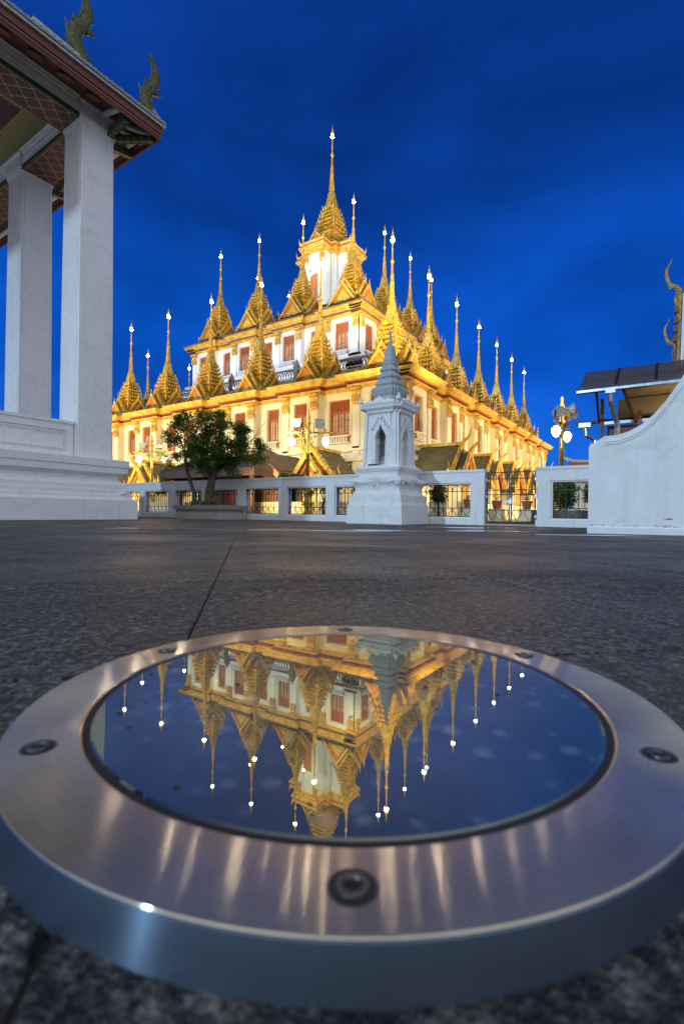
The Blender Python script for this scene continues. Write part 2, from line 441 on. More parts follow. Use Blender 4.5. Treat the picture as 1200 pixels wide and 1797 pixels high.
def mat_poly():
    m, n, l, p = new_mat('smoked_polycarbonate')
    p.inputs['Base Color'].default_value = (0.15, 0.11, 0.065, 1)
    p.inputs['Roughness'].default_value = 0.12
    tr = n.new('ShaderNodeBsdfTransparent'); tr.inputs[0].default_value = (0.9, 0.72, 0.45, 1)
    mx = n.new('ShaderNodeMixShader'); mx.inputs[0].default_value = 0.4
    l.new(p.outputs[0], mx.inputs[1]); l.new(tr.outputs[0], mx.inputs[2])
    l.new(mx.outputs[0], n['Material Output'].inputs[0])
    return m


M['poly'] = mat_poly()


# ------------------------------------------------------------------ mesh helpers
class MB:
    def __init__(s):
        s.v, s.f, s.mi, s.T = [], [], [], Matrix.Identity(4)

    def add(s, vs, fs, mi=0):
        k = len(s.v)
        T = s.T
        s.v.extend([tuple(T @ Vector(p)) for p in vs])
        for f in fs:
            s.f.append(tuple(i + k for i in f)); s.mi.append(mi)

    def box(s, x0, x1, y0, y1, z0, z1, mi=0):
        vs = [(x0, y0, z0), (x1, y0, z0), (x1, y1, z0), (x0, y1, z0), (x0, y0, z1), (x1, y0, z1), (x1, y1, z1), (x0, y1, z1)]
        s.add(vs, [(0, 3, 2, 1), (4, 5, 6, 7), (0, 1, 5, 4), (1, 2, 6, 5), (2, 3, 7, 6), (3, 0, 4, 7)], mi)

    def loft(s, rings, mi=0, caps=True, closed=True):
        n = len(rings[0]); vs = [p for r in rings for p in r]; fs = []
        for i in range(len(rings) - 1):
            for j in range(n if closed else n - 1):
                a, b = i * n + j, i * n + (j + 1) % n
                fs.append((a, b, b + n, a + n))
        if caps:
            fs.append(tuple(reversed(range(n)))); fs.append(tuple(range((len(rings) - 1) * n, len(rings) * n)))
        s.add(vs, fs, mi)

    def stack(s, poly, prof, mi=0, cx=0, cy=0):
        """poly(h) -> 2D outline for half width h, prof = [(z, h)]"""
        s.loft([[(cx + x, cy + y, z) for x, y in poly(h)] for z, h in prof], mi)

    def lathe(s, prof, n=10, mi=0, cx=0, cy=0):
        s.loft([[(cx + r * cos(2 * pi * j / n), cy + r * sin(2 * pi * j / n), z) for j in range(n)] for z, r in prof], mi)

    def prism(s, pts, y0, y1, mi=0):
        """outline pts in XZ extruded in Y"""
        n = len(pts)
        vs = [(x, y0, z) for x, z in pts] + [(x, y1, z) for x, z in pts]
        fs = [tuple(range(n)), tuple(reversed(range(n, 2 * n)))]
        for j in range(n):
            k = (j + 1) % n
            fs.append((j, j + n, k + n, k))
        s.add(vs, fs, mi)

    def tube(s, pts, radii, n=6, mi=0, flat=None):
        """tube along points; flat=(ax, factor) squashes"""
        pts = [Vector(p) for p in pts]
        rings = []
        up = Vector((0, 0, 1))
        prev = None
        for i, p in enumerate(pts):
            t = (pts[min(i + 1, len(pts) - 1)] - pts[max(i - 1, 0)])
            if t.length < 1e-9: t = Vector((0, 0, 1))
            t.normalize()
            if prev is None:
                ref = up if abs(t.z) < 0.9 else Vector((1, 0, 0))
                a = t.cross(ref).normalized()
            else:
                a = (prev - t * prev.dot(t)).normalized()
            prev = a
            b = t.cross(a)
            r = radii[i] if isinstance(radii, (list, tuple)) else radii
            rings.append([tuple(p + (a * cos(2 * pi * j / n) + b * sin(2 * pi * j / n)) * r) for j in range(n)])
        s.loft(rings, mi)

    def bar(s, p0, p1, w, h, mi=0):
        """box beam between two points"""
        p0, p1 = Vector(p0), Vector(p1)
        t = (p1 - p0).normalized()
        a = t.cross(Vector((0, 0, 1)))
        if a.length < 1e-5: a = Vector((1, 0, 0))
        a.normalize(); b = a.cross(t)
        vs = []
        for p in (p0, p1):
            for i, j in ((-1, -1), (1, -1), (1, 1), (-1, 1)):
                vs.append(tuple(p + a * (i * w / 2) + b * (j * h / 2)))
        s.add(vs, [(0, 1, 2, 3), (7, 6, 5, 4), (0, 4, 5, 1), (1, 5, 6, 2), (2, 6, 7, 3), (3, 7, 4, 0)], mi)

    def cone4(s, x, y, z, w, h, mi=0, lean=(0, 0)):
        s.add([(x - w, y - w, z), (x + w, y - w, z), (x + w, y + w, z), (x - w, y + w, z), (x + lean[0], y + lean[1], z + h)],
              [(0, 1, 4), (1, 2, 4), (2, 3, 4), (3, 0, 4), (3, 2, 1, 0)], mi)

    def mesh(s, name, mats, smooth=False):
        me = bpy.data.meshes.new(name)
        me.from_pydata(s.v, [], s.f)
        for m in (mats if isinstance(mats, (list, tuple)) else [mats]):
            me.materials.append(M[m] if isinstance(m, str) else m)
        me.polygons.foreach_set('material_index', s.mi)
        if smooth:
            me.polygons.foreach_set('use_smooth', [True] * len(s.f))
        me.update()
        import bmesh
        bm = bmesh.new(); bm.from_mesh(me)
        bmesh.ops.recalc_face_normals(bm, faces=bm.faces)
        bm.to_mesh(me); bm.free()
        return me

    def build(s, name, mats, parent=None, smooth=False):
        return obj(name, s.mesh(name, mats, smooth), parent)


def obj(name, me, parent=None, loc=None, rz=None, scale=None):
    o = bpy.data.objects.new(name, me)
    COL.objects.link(o)
    if parent: o.parent = parent
    if loc is not None: o.location = loc
    if rz is not None: o.rotation_euler = (0, 0, rz)
    if scale is not None: o.scale = (scale,) * 3 if isinstance(scale, (int, float)) else scale
    return o


def thing(name, label, cat, loc=(0, 0, 0), rz=0.0, group=None):
    o = obj(name, None, None, loc, rz)
    o['label'] = label; o['category'] = cat
    if group: o['group'] = group
    return o


def tag(o, label, cat, group=None):
    o['label'] = label; o['category'] = cat
    if group: o['group'] = group
    return o


def structure(o):
    o['kind'] = 'structure'; return o


def stuff(o):
    o['kind'] = 'stuff'; return o


def copy_tree(o, parent=None):
    c = o.copy(); COL.objects.link(c); c.parent = parent
    for ch in list(o.children):
        copy_tree(ch, c)
    return c


def redent(h, k=0.13):
    """square outline with doubly indented corners (20 points)"""
    s = h * k
    q = [(h, h - 2 * s), (h - s, h - 2 * s), (h - s, h - s), (h - 2 * s, h - s), (h - 2 * s, h)]
    out = []
    for r in range(4):
        c, n = [(1, 0), (0, 1), (-1, 0), (0, -1)][r]
        for x, y in q:
            out.append((x * c - y * n, x * n + y * c))
    return out


def sq(h):
    return [(h, -h), (h, h), (-h, h), (-h, -h)]


# ------------------------------------------------------------------ ground
def gz(a, b):
    d = a * FW.x + b * FW.y
    return max(0.0, 0.098 - 0.0141 * d)


def cam_pt(d, lat, z=0.0):
    v = FW * d + RT * lat
    return (v.x, v.y, z)


mb = MB()
mb.box(-400, 400, -400, 400, -0.9, -0.03)
ground = structure(mb.build('ground', 'court'))
mb = MB()
# grout bed under the paving, following its slight fall
for i in range(24):
    d0, d1 = -3 + i * 0.85, -3 + (i + 1) * 0.85
    L = 22
    p = []
    for d, lat in ((d0, -L), (d0, L), (d1, L), (d1, -L)):
        q = cam_pt(d, lat); p.append((q[0], q[1], max(0.0, 0.098 - 0.0141 * d) - 0.0035))
    mb.add(p, [(0, 1, 2, 3)])
bed = structure(mb.build('pavement', 'grout'))

E1A = TH + radians(11.3)
E1 = Vector((cos(E1A), sin(E1A), 0)); E2 = Vector((sin(E1A), -cos(E1A), 0))
PS = 0.605
hp = PS / 2 - 0.0014


def paver_verts(h, bv):
    out = []
    for hh, z in ((h, -0.03), (h, -bv), (h - bv, 0.0)):
        out.append([(-hh, -hh, z), (hh, -hh, z), (hh, hh, z), (-hh, hh, z)])
    return out


mb = MB(); mb.loft(paver_verts(hp, 0.0022))
paver_me = mb.mesh('paver', 'paver')
near_rng = []
far = MB()
for i in range(-4, 34):
    for j in range(-24, 25):
        e1 = 0.43 + PS * (i + 0.5)
        e2 = -0.06 + PS * (j + 0.5)
        P = E1 * e1 + E2 * e2
        d = P.dot(FW); lat = P.dot(RT)
        if P.x > 10.9 or d < -1.5 or d > 15.5: continue
        if abs(lat) > 1.6 + max(d, 0) * 0.85: continue
        z = gz(P.x, P.y)
        if d < 3.6:
            o = obj('paver', paver_me, bed)
            tilt = Matrix.Rotation(0.0141, 4, RT)
            if z <= 0: tilt = Matrix.Identity(4)
            jit = Matrix.Rotation(random.uniform(-0.0007, 0.0007), 4, 'X') @ Matrix.Rotation(random.uniform(-0.0007, 0.0007), 4, 'Y')
            # fall away from the camera
            nrm = Vector((0.0141 * FW.x, 0.0141 * FW.y, 1)).normalized()
            q = Vector((0, 0, 1)).rotation_difference(nrm).to_matrix().to_4x4()
            o.matrix_world = Matrix.Translation((P.x, P.y, z + random.uniform(-0.0006, 0.0006))) @ q @ Matrix.Rotation(E1A, 4, 'Z') @ jit
        else:
            dz = random.uniform(-0.0008, 0.0008)
            rings = []
            for r in paver_verts(hp, 0.003):
                rr = []
                for x, y, zz in r:
                    wx, wy = P.x + x * E1.x + y * -E2.x, P.y + x * E1.y + y * -E2.y
                    rr.append((wx, wy, gz(wx, wy) + zz + dz))
                rings.append(rr)
            far.loft(rings[1:], caps=False)
            k = len(far.v)
            far.f.append((k - 4, k - 3, k - 2, k - 1)); far.mi.append(0)
fp = stuff(far.build('paving_stones', 'paver', bed))

# rain puddles lying on the paving
def puddle(d, lat, rd, rl, seed):
    rnd = random.Random(seed)
    mb = MB(); n = 48; pts = []
    for k in range(n):
        t = 2 * pi * k / n
        f = 1 + 0.16 * sin(3 * t + seed) + 0.12 * sin(5 * t + 2.1 * seed) + 0.06 * sin(11 * t)
        dd, ll = d + rd * f * sin(t), lat + rl * f * cos(t)
        q = cam_pt(dd, ll)
        pts.append((q[0], q[1], max(0, 0.098 - 0.0141 * dd) + 0.0026))
    c = cam_pt(d, lat); pts.append((c[0], c[1], max(0, 0.098 - 0.0141 * d) + 0.003))
    mb.add(pts, [(k, (k + 1) % n, n) for k in range(n)])
    return stuff(tag(mb.build('puddle', 'water'), 'thin film of rain water lying on the paving', 'puddle', 'rain puddles on the paving'))


puddle(5.6, -1.25, 0.42, 1.5, 1.0)
puddle(6.1, 0.55, 0.30, 0.55, 2.0)
puddle(6.6, 2.0, 0.38, 0.62, 3.0)
puddle(5.0, 2.55, 0.16, 0.6, 4.0)
puddle(8.3, 2.2, 0.4, 0.7, 6.0)

# ------------------------------------------------------------------ in-ground floodlight at the camera
hh = 0.115
DC = FW * (2.865 * hh) + RT * 0.0048
disc = thing('ground_light', 'large round stainless ground light with mirror-dark glass in the foreground', 'ground light')
nrm = Vector((0.0141 * FW.x, 0.0141 * FW.y, 1)).normalized()
qm = Vector((0, 0, 1)).rotation_difference(nrm).to_matrix().to_4x4()
disc.matrix_world = Matrix.Translation((DC.x, DC.y, CAMZ - hh - 0.0141 * DC.dot(FW))) @ qm
SEG = 160
R_gl, R_out = 1.345 * hh, 1.705 * hh


def ring_loft(mb, prof, n, mi=0, closed_prof=True):
    rings = [[(r * cos(2 * pi * j / n), r * sin(2 * pi * j / n), z) for j in range(n)] for z, r in prof]
    if closed_prof: rings.append(rings[0])
    mb.loft(rings, mi, caps=False)


t = 0.0172
mb = MB()
ring_loft(mb, [(-t - 0.004, R_gl + 0.006), (-0.0022, R_gl + 0.0035), (-0.0006, R_gl + 0.0042), (0.0, R_gl + 0.0052),
               (0.0, R_out - 0.0016), (-0.0003, R_out - 0.0005), (-0.0009, R_out - 0.0001), (-t * .4, R_out - 0.0001)], SEG)
ring = mb.build('ring', 'steel', disc, True)
mb = MB()
ring_loft(mb, [(-0.0008, R_out), (-0.0014, R_out + 0.0006), (-t, R_out + 0.0035), (-t - 0.004, R_out + 0.0035), (-t - .004, R_out - .003), (-.002, R_out)], SEG)
rim = mb.build('rim', 'rim', disc, True)
for o_ in (ring, rim):
    o_.data.set_sharp_from_angle(angle=radians(25))
mb = MB()
ring_loft(mb, [(-0.010, R_gl - 0.001), (-0.0012, R_gl - 0.001), (-0.0010, R_gl + 0.0040), (-0.010, R_gl + 0.0040)], SEG)
mb.build('gasket', pmat('black_rubber', (0.012, 0.012, 0.012), 0.7, bump=0), disc)
mb = MB()
mb.lathe([(-0.012, R_gl), (-0.0012, R_gl), (-0.0005, R_gl - 0.0012)], SEG)
mb.build('glass', 'glass', disc)
# screws: hole shade painted as a raised dark disc, hex socket head on it
for k in range(6):
    an = TH + pi + k * pi / 3
    px, py = 1.545 * hh * cos(an), 1.545 * hh * sin(an)
    mb = MB()
    n = 28
    mb.T = Matrix.Translation((px, py, 0))
    rr = 0.0076
    prof = [(0.0001, rr + 0.0006), (0.00025, rr), (0.0003, rr - 0.0006), (0.00015, rr - 0.0014)]
    ring_loft(mb, [(0.00005, rr + 0.0006), (0.00035, rr + 0.0002), (0.0004, rr - 0.0004), (0.0001, rr - 0.0016)], n)
    scr = mb.build('screw', 'screw_dark', disc)
    mb = MB(); mb.T = Matrix.Translation((px, py, 0))
    mb.lathe([(0.00004, rr - 0.0008), (0.00024, rr - 0.0009)], n)
    mb.build('recess', 'dark', scr)
    mb = MB(); mb.T = Matrix.Translation((px, py, 0))
    hexr = [(0.0026, 6), (0.0026, 6)]
    ring_loft(mb, [(0.0003, 0.0030), (0.0011, 0.0034), (0.0011, 0.0054), (0.0003, 0.0056)], n)
    mb.build('socket_head', pmat('dull_screw_steel', (0.12, 0.11, 0.10), 0.4, 0.9, bump=0), scr)
# beads of rain on the glass
mb = MB()
rnd = random.Random(3)
for k in range(46):
    r = R_gl * sqrt(rnd.random()) * 0.95; an = rnd.random() * 2 * pi
    s = rnd.choice([0.0006, 0.0009, 0.0012, 0.0018]) * rnd.uniform(0.8, 1.2)
    mb.lathe([(-0.0005, s), (-0.0005 + s * 0.2, s * 0.9), (-0.0005 + s * 0.33, s * 0.6), (-0.0005 + s * 0.4, s * 0.05)], 10, 0, r * cos(an), r * sin(an))
dr = stuff(tag(mb.build('water_drops', 'water', None, True), 'tiny beads of rain scattered over the dark ground light glass', 'water drops'))
dr.matrix_world = disc.matrix_world.copy()

# ------------------------------------------------------------------ the many-spired temple
CX, CY = 35.44, 25.39
S1, S2 = 4.53, 4.517
temple = thing('temple', 'floodlit white temple with tiers of golden spires behind the low wall', 'temple', (CX, CY, 0))


def Rz(k):
    return Matrix.Rotation(k * pi / 2, 4, 'Z')


def horn(mb, pts, r0, mi=0, n=6):
    """tapering S-curved finial"""
    m = len(pts)
    mb.tube(pts, [max(0.004, r0 * (1 - i / (m - 1)) ** 0.8) for i in range(m)], n, mi)


def gable_mesh(hw, zb, za, y_out, y_in, spikes=7):
    """small pediment facing -Y: tympanum, layered bargeboards with flame spikes, horns, roof behind"""
    mb = MB()
    # roof prism behind
    mb.prism([(-hw, zb), (hw, zb), (0, za)], y_in, y_out + 0.10, 2)
    # tympanum with relief
    mb.prism([(-hw * 0.72, zb + 0.02), (hw * 0.72, zb + 0.02), (0, za - (za - zb) * 0.26)], y_out + 0.10, y_out + 0.04, 3)
    for s in (-1, 1):
        for (f, dy, w, mi) in ((1.0, 0.0, 0.085, 0), (0.80, 0.03, 0.05, 1), (0.62, 0.05, 0.035, 0)):
            p0 = Vector((s * hw * f * 1.02, y_out + dy, zb)); p1 = Vector((0, y_out + dy, zb + (za - zb) * f))
            mb.bar(p0, p1, 0.09, w * 1.5, mi)
        for k in range(spikes):
            u = (k + 0.6) / (spikes + 0.4)
            x = s * hw * (1 - u); z = zb + (za - zb) * u
            mb.add([(x - 0.055, y_out - 0.03, z), (x + 0.055, y_out - 0.03, z), (x + 0.055, y_out + 0.05, z), (x - 0.055, y_out + 0.05, z),
                    (x + s * 0.07, y_out - 0.01, z + 0.20)], [(0, 1, 4), (1, 2, 4), (2, 3, 4), (3, 0, 4)], 0)
        horn(mb, [(s * hw, y_out, zb), (s * (hw + .13), y_out - .02, zb + .05), (s * (hw + .17), y_out - .02, zb + .17), (s * (hw + .12), y_out, zb + .28), (s * (hw + .17), y_out, zb + .38)], 0.06)
    horn(mb, [(0, y_out, za - 0.05), (0, y_out - .06, za + .10), (0, y_out - .02, za + .2), (0, y_out - .02, za + .32), (0, y_out - .1, za + .46)], 0.06)
    # stacked relief in the tympanum
    for q in range(3):
        mb.lathe([(zb + .06 + q * .16, 0.10 - q * .025), (zb + .14 + q * .16, 0.12 - q * .03), (zb + .21 + q * .16, 0.02)], 6, 0, 0, y_out + 0.06)
    return mb


def spire_meshes():
    """spire in metres from its base z=0; lamp at 7.12"""
    b = MB()
    b.stack(redent, [(0, .80), (.10, .80), (.10, .70), (.18, .70), (.24, .62), (.30, .5)], 0)
    b.stack(redent, [(.30, .27), (.98, .27)], 1)
    for i in range(4):
        b.T = Rz(i)
        for x in (-.3, 0, .3):
            b.lathe([(.3, .06), (.36, .075), (.42, .05), (.85, .05), (.92, .08), (1.0, .10)], 6, 0, x, -.32)
        b.box(-.16, .16, -.30, -.27, .34, .86, 1)
    b.T = Matrix.Identity(4)
    b.stack(redent, [(.96, .36), (1.04, .40), (1.04, .44), (1.13, .48), (1.16, .54), (1.24, .58), (1.30, .64), (1.37, .66), (1.37, .60)], 0)
    n = 6
    z = 1.37
    for q in range(n):
        h = .64 - .28 * (q / (n - 1)) ** 1.1
        hgt = .285 - .010 * q
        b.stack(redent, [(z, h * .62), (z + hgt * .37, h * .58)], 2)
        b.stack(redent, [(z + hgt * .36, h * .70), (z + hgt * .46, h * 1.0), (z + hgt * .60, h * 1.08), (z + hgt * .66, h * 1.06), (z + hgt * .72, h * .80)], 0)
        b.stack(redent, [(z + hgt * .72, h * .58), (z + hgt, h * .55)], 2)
        m = 5 if q < 4 else 4
        for i in range(4):
            b.T = Rz(i)
            for k in range(m):
                x = (k - (m - 1) / 2) * (h * 1.36 / (m - 1 + .001))
                w = h * .095
                b.cone4(x, -h * .95, z + hgt * .68, w, hgt * .62, 0, (0, -.02))
                b.lathe([(z, w * .9), (z + hgt * .2, w * 1.15), (z + hgt * .4, w * .7)], 5, 0, x, -h * .80)
            b.cone4(h * .92, -h * .92, z + hgt * .55, h * .13, hgt * 1.15, 0, (.07, -.07))
            b.cone4(h * .98, -h * .72, z + hgt * .66, h * .07, hgt * .8, 0, (.03, 0))
        b.T = Matrix.Identity(4)
        z += hgt
    for i in range(4):
        b.T = Rz(i)
        for (x, y, zz0, hgt_) in ((.62, -.62, .10, .75), (.78, -.78, .02, .42), (.50, -.50, 1.0, .55)):
            horn(b, [(x, y, zz0), (x + .10, y - .10, zz0 + hgt_ * .3), (x + .05, y - .05, zz0 + hgt_ * .65), (x + .12, y - .12, zz0 + hgt_)], .10, 0, 5)
        b.box(.42, .72, -.72, -.42, 0, .22)
    b.T = Matrix.Identity(4)
    zb = z
    bell = MB()
    def flute(h):
        return redent(h, .16)
    bell.stack(flute, [(zb - .02, .33), (zb + .05, .35), (zb + .08, .29), (zb + .20, .29), (zb + .55, .235), (zb + .80, .18), (zb + .86, .19), (zb + .9, .15)], 0)
    for i in range(4):
        bell.T = Rz(i)
        bell.add([(-.05, -.30, zb + .2), (.05, -.30, zb + .2), (.035, -.20, zb + .78), (-.035, -.20, zb + .78)], [(0, 1, 2, 3)], 1)
        for x in (-.22, 0, .22):
            bell.cone4(x, -.29, zb + .06, .05, .15, 0)
    bell.T = Matrix.Identity(4)
    zt = zb + .9
    nd = MB()
    prof = []
    zz = zt; NR = 13
    z_end = 5.45
    for q in range(NR):
        u = q / NR
        r = .165 * (1 - u) + .075 * u
        hgt = (z_end - zt) / NR
        prof += [(zz, r * .72), (zz + hgt * .30, r * .78), (zz + hgt * .42, r * 1.08), (zz + hgt * .62, r * 1.08), (zz + hgt * .8, r * .74)]
        zz += hgt
    prof += [(z_end, .06), (5.98, .05), (6.0, .085), (6.07, .10), (6.13, .075), (6.15, .045), (6.96, .032), (7.0, .08), (7.03, .08)]
    nd.lathe(prof, 9, 0)
    nd.lathe([(7.22, .03), (7.26, .09), (7.34, .10), (7.42, .045), (7.46, .06), (7.52, .03), (7.56, .045), (7.62, .015), (7.85, .004)], 8, 0)
    lamp = MB()
    lamp.lathe([(7.03, .05), (7.07, .085), (7.13, .10), (7.19, .085), (7.22, .04)], 8, 0)
    outer = gable_mesh(.92, .02, 1.22, -1.28, -.3, 7)
    inner = gable_mesh(.80, .36, 1.62, -.98, -.2, 6)
    g = MB()
    for src in (outer, inner):
        k = len(g.v); g.v += src.v; g.f += [tuple(i + k for i in f) for f in src.f]; g.mi += src.mi
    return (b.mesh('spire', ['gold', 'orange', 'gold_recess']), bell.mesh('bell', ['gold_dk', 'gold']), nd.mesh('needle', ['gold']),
            lamp.mesh('lamp', ['bulb']), g.mesh('gable', ['gold', 'orange', 'gold_dk', 'gold']))


SM = spire_meshes()


def put_spire(x, y, z, s, sides=(0, 1, 2, 3)):
    b = obj('spire', SM[0], temple, (x, y, z), 0, s)
    obj('bell', SM[1], b); obj('needle', SM[2], b); obj('lamp', SM[3], b)
    for i in sides:
        obj('gable', SM[4], b, None, i * pi / 2)
    return b


Z1, Z2, Z3 = 7.02, 14.66, 22.95
for i in range(7):
    for j in range(7):
        if i in (0, 6) or j in (0, 6):
            put_spire((i - 3) * S1, (j - 3) * S1, Z1, 1.0)
for i in range(4):
    for j in range(4):
        if i in (0, 3) or j in (0, 3):
            put_spire((i - 1.5) * S2, (j - 1.5) * S2, Z2, 1.05)
put_spire(0, 0, Z3, 1.555, ())


def wall_open(mb, x0, x1, z0, z1, y, ops, depth, mi=0):
    """wall front at y facing -Y between x0..x1 with rectangular openings [(xa,xb,za,zb)]; reveals go back by depth"""
    xs = sorted(set([x0, x1] + [o[0] for o in ops] + [o[1] for o in ops]))
    for a, b in zip(xs[:-1], xs[1:]):
        cuts = sorted([(o[2], o[3]) for o in ops if o[0] <= a + 1e-6 and o[1] >= b - 1e-6])
        z = z0
        for ca, cb in cuts:
            if ca > z: mb.add([(a, y, z), (b, y, z), (b, y, ca), (a, y, ca)], [(0, 1, 2, 3)], mi)
            z = cb
        if z < z1: mb.add([(a, y, z), (b, y, z), (b, y, z1), (a, y, z1)], [(0, 1, 2, 3)], mi)
    for xa, xb, za, zb in ops:
        y2 = y + depth
        mb.add([(xa, y, za), (xa, y2, za), (xa, y2, zb), (xa, y, zb)], [(0, 1, 2, 3)], mi)
        mb.add([(xb, y, za), (xb, y2, za), (xb, y2, zb), (xb, y, zb)], [(0, 1, 2, 3)], mi)
        mb.add([(xa, y, zb), (xb, y, zb), (xb, y2, zb), (xa, y2, zb)], [(0, 1, 2, 3)], mi)
        mb.add([(xa, y, za), (xb, y, za), (xb, y2, za), (xa, y2, za)], [(0, 1, 2, 3)], mi)


def window_meshes(w, h, leaves):
    """frame, transom louvre, leaves with glazing bars; origin bottom centre, front -Y"""
    f = MB(); fr = .07
    f.box(-w / 2, w / 2, -.02, .06, 0, fr); f.box(-w / 2, w / 2, -.02, .06, h - fr, h)
    f.box(-w / 2, -w / 2 + fr, -.02, .06, fr, h - fr); f.box(w / 2 - fr, w / 2, -.02, .06, fr, h - fr)
    zt = h * .67
    f.box(-w / 2 + fr, w / 2 - fr, -.018, .058, zt, zt + .07)
    lv = MB()
    k = max(5, int(w / .12))
    for q in range(k):
        x = -w / 2 + fr + (q + .5) * (w - 2 * fr) / k
        lv.box(x - .032, x + .032, -.005, .03, zt + .07, h - fr)
    lv.box(-w / 2 + fr, w / 2 - fr, .032, .04, zt + .07, h - fr)
    lf = MB()
    lw = (w - 2 * fr) / leaves
    for q in range(leaves):
        xa = -w / 2 + fr + q * lw; xb = xa + lw
        lf.box(xa, xa + .05, 0, .04, fr, zt); lf.box(xb - .05, xb, 0, .04, fr, zt)
        lf.box(xa + .05, xb - .05, 0, .04, fr, fr + .10); lf.box(xa + .05, xb - .05, 0, .04, zt - .05, zt)
        lf.box((xa + xb) / 2 - .012, (xa + xb) / 2 + .012, .004, .036, fr + .10, zt - .05)
        for z in (.38, .68):
            lf.box(xa + .05, xb - .05, .006, .034, fr + z * (zt - fr) - .012, fr + z * (zt - fr) + .012)
    pn = MB(); pn.box(-w / 2 + fr, w / 2 - fr, .043, .05, fr, zt)
    return (f.mesh('window', 'redwood'), lv.mesh('louvre', 'redwood'), lf.mesh('sash', 'redwood'), pn.mesh('pane', 'pane'))


WIN_B = window_meshes(1.28, 1.85, 3)
WIN_S = window_meshes(.88, 1.85, 2)
WIN_M = window_meshes(1.1, 1.95, 3)
WIN_N = window_meshes(.8, 1.95, 2)


def sill_mesh(w, mi='wall_cream'):
    m = MB()
    m.box(-w / 2 - .1, w / 2 + .1, -.16, 0.0, -.07, 0)
    m.box(-w / 2 - .06, w / 2 + .06, -.10, 0.0, -.40, -.34)
    k = int(w / .15)
    for q in range(k):
        x = (q - (k - 1) / 2) * .15
        m.box(x - .04, x + .04, -.10, -.02, -.34, -.07)
    m.box(-w / 2 - .02, w / 2 + .02, -.018, -.002, -.34, -.07, 1)
    return m.mesh('sill', [mi, 'redwood'])


def cap_mesh(w=.44, h=.85):
    """gilded lotus capital, origin top centre against the wall, hanging petals below"""
    m = MB()
    m.box(-w * .62, w * .62, -.22, .02, -.08, 0)
    m.box(-w * .55, w * .55, -.17, .02, -.16, -.08)
    m.stack(lambda a: [(-a, -a * .42), (a, -a * .42), (a, .02), (-a, .02)], [(-.34, w * .44), (-.26, w * .5), (-.16, w * .56)])
    m.box(-w * .5, w * .5, -.10, .02, -.62, -.34)
    for x in (-.36, -.12, .12, .36):
        m.box(x * w * 1.2 - .03, x * w * 1.2 + .03, -.14, -.10, -.60, -.36)
        m.cone4(x * w * 1.2, -.16, -.18, .05, .14, 0, (0, -.06))
    m.box(-w * .56, w * .56, -.13, .02, -.68, -.62)
    for x in (-.42, -.14, .14, .42):
        m.add([(x * w * 1.15 - .06, -.10, -.68), (x * w * 1.15 + .06, -.10, -.68), (x * w * 1.15 + .06, 0, -.68), (x * w * 1.15 - .06, 0, -.68), (x * w * 1.15, -.05, -h)],
              [(0, 1, 4), (1, 2, 4), (2, 3, 4), (3, 0, 4)])
    return m.mesh('capital', 'gold_trim')


CAP = cap_mesh()
SILL_B, SILL_S = sill_mesh(1.28), sill_mesh(.88)
SILL_M = sill_mesh(1.1, 'wall_white')


def side_obj(name, me, i, x, y, z, parent=None):
    """place a mesh built facing -Y on side i of the temple"""
    v = Rz(i) @ Vector((x, y, z))
    return obj(name, me, parent or temple, v, i * pi / 2)


def add_window(ms, i, x, y, z, sill=None):
    w = side_obj('window', ms[0], i, x, y, z)
    obj('louvre', ms[1], w); obj('sash', ms[2], w); obj('pane', ms[3], w)
    if sill: obj('sill', sill, w, (0, -.22, 0))
    return w


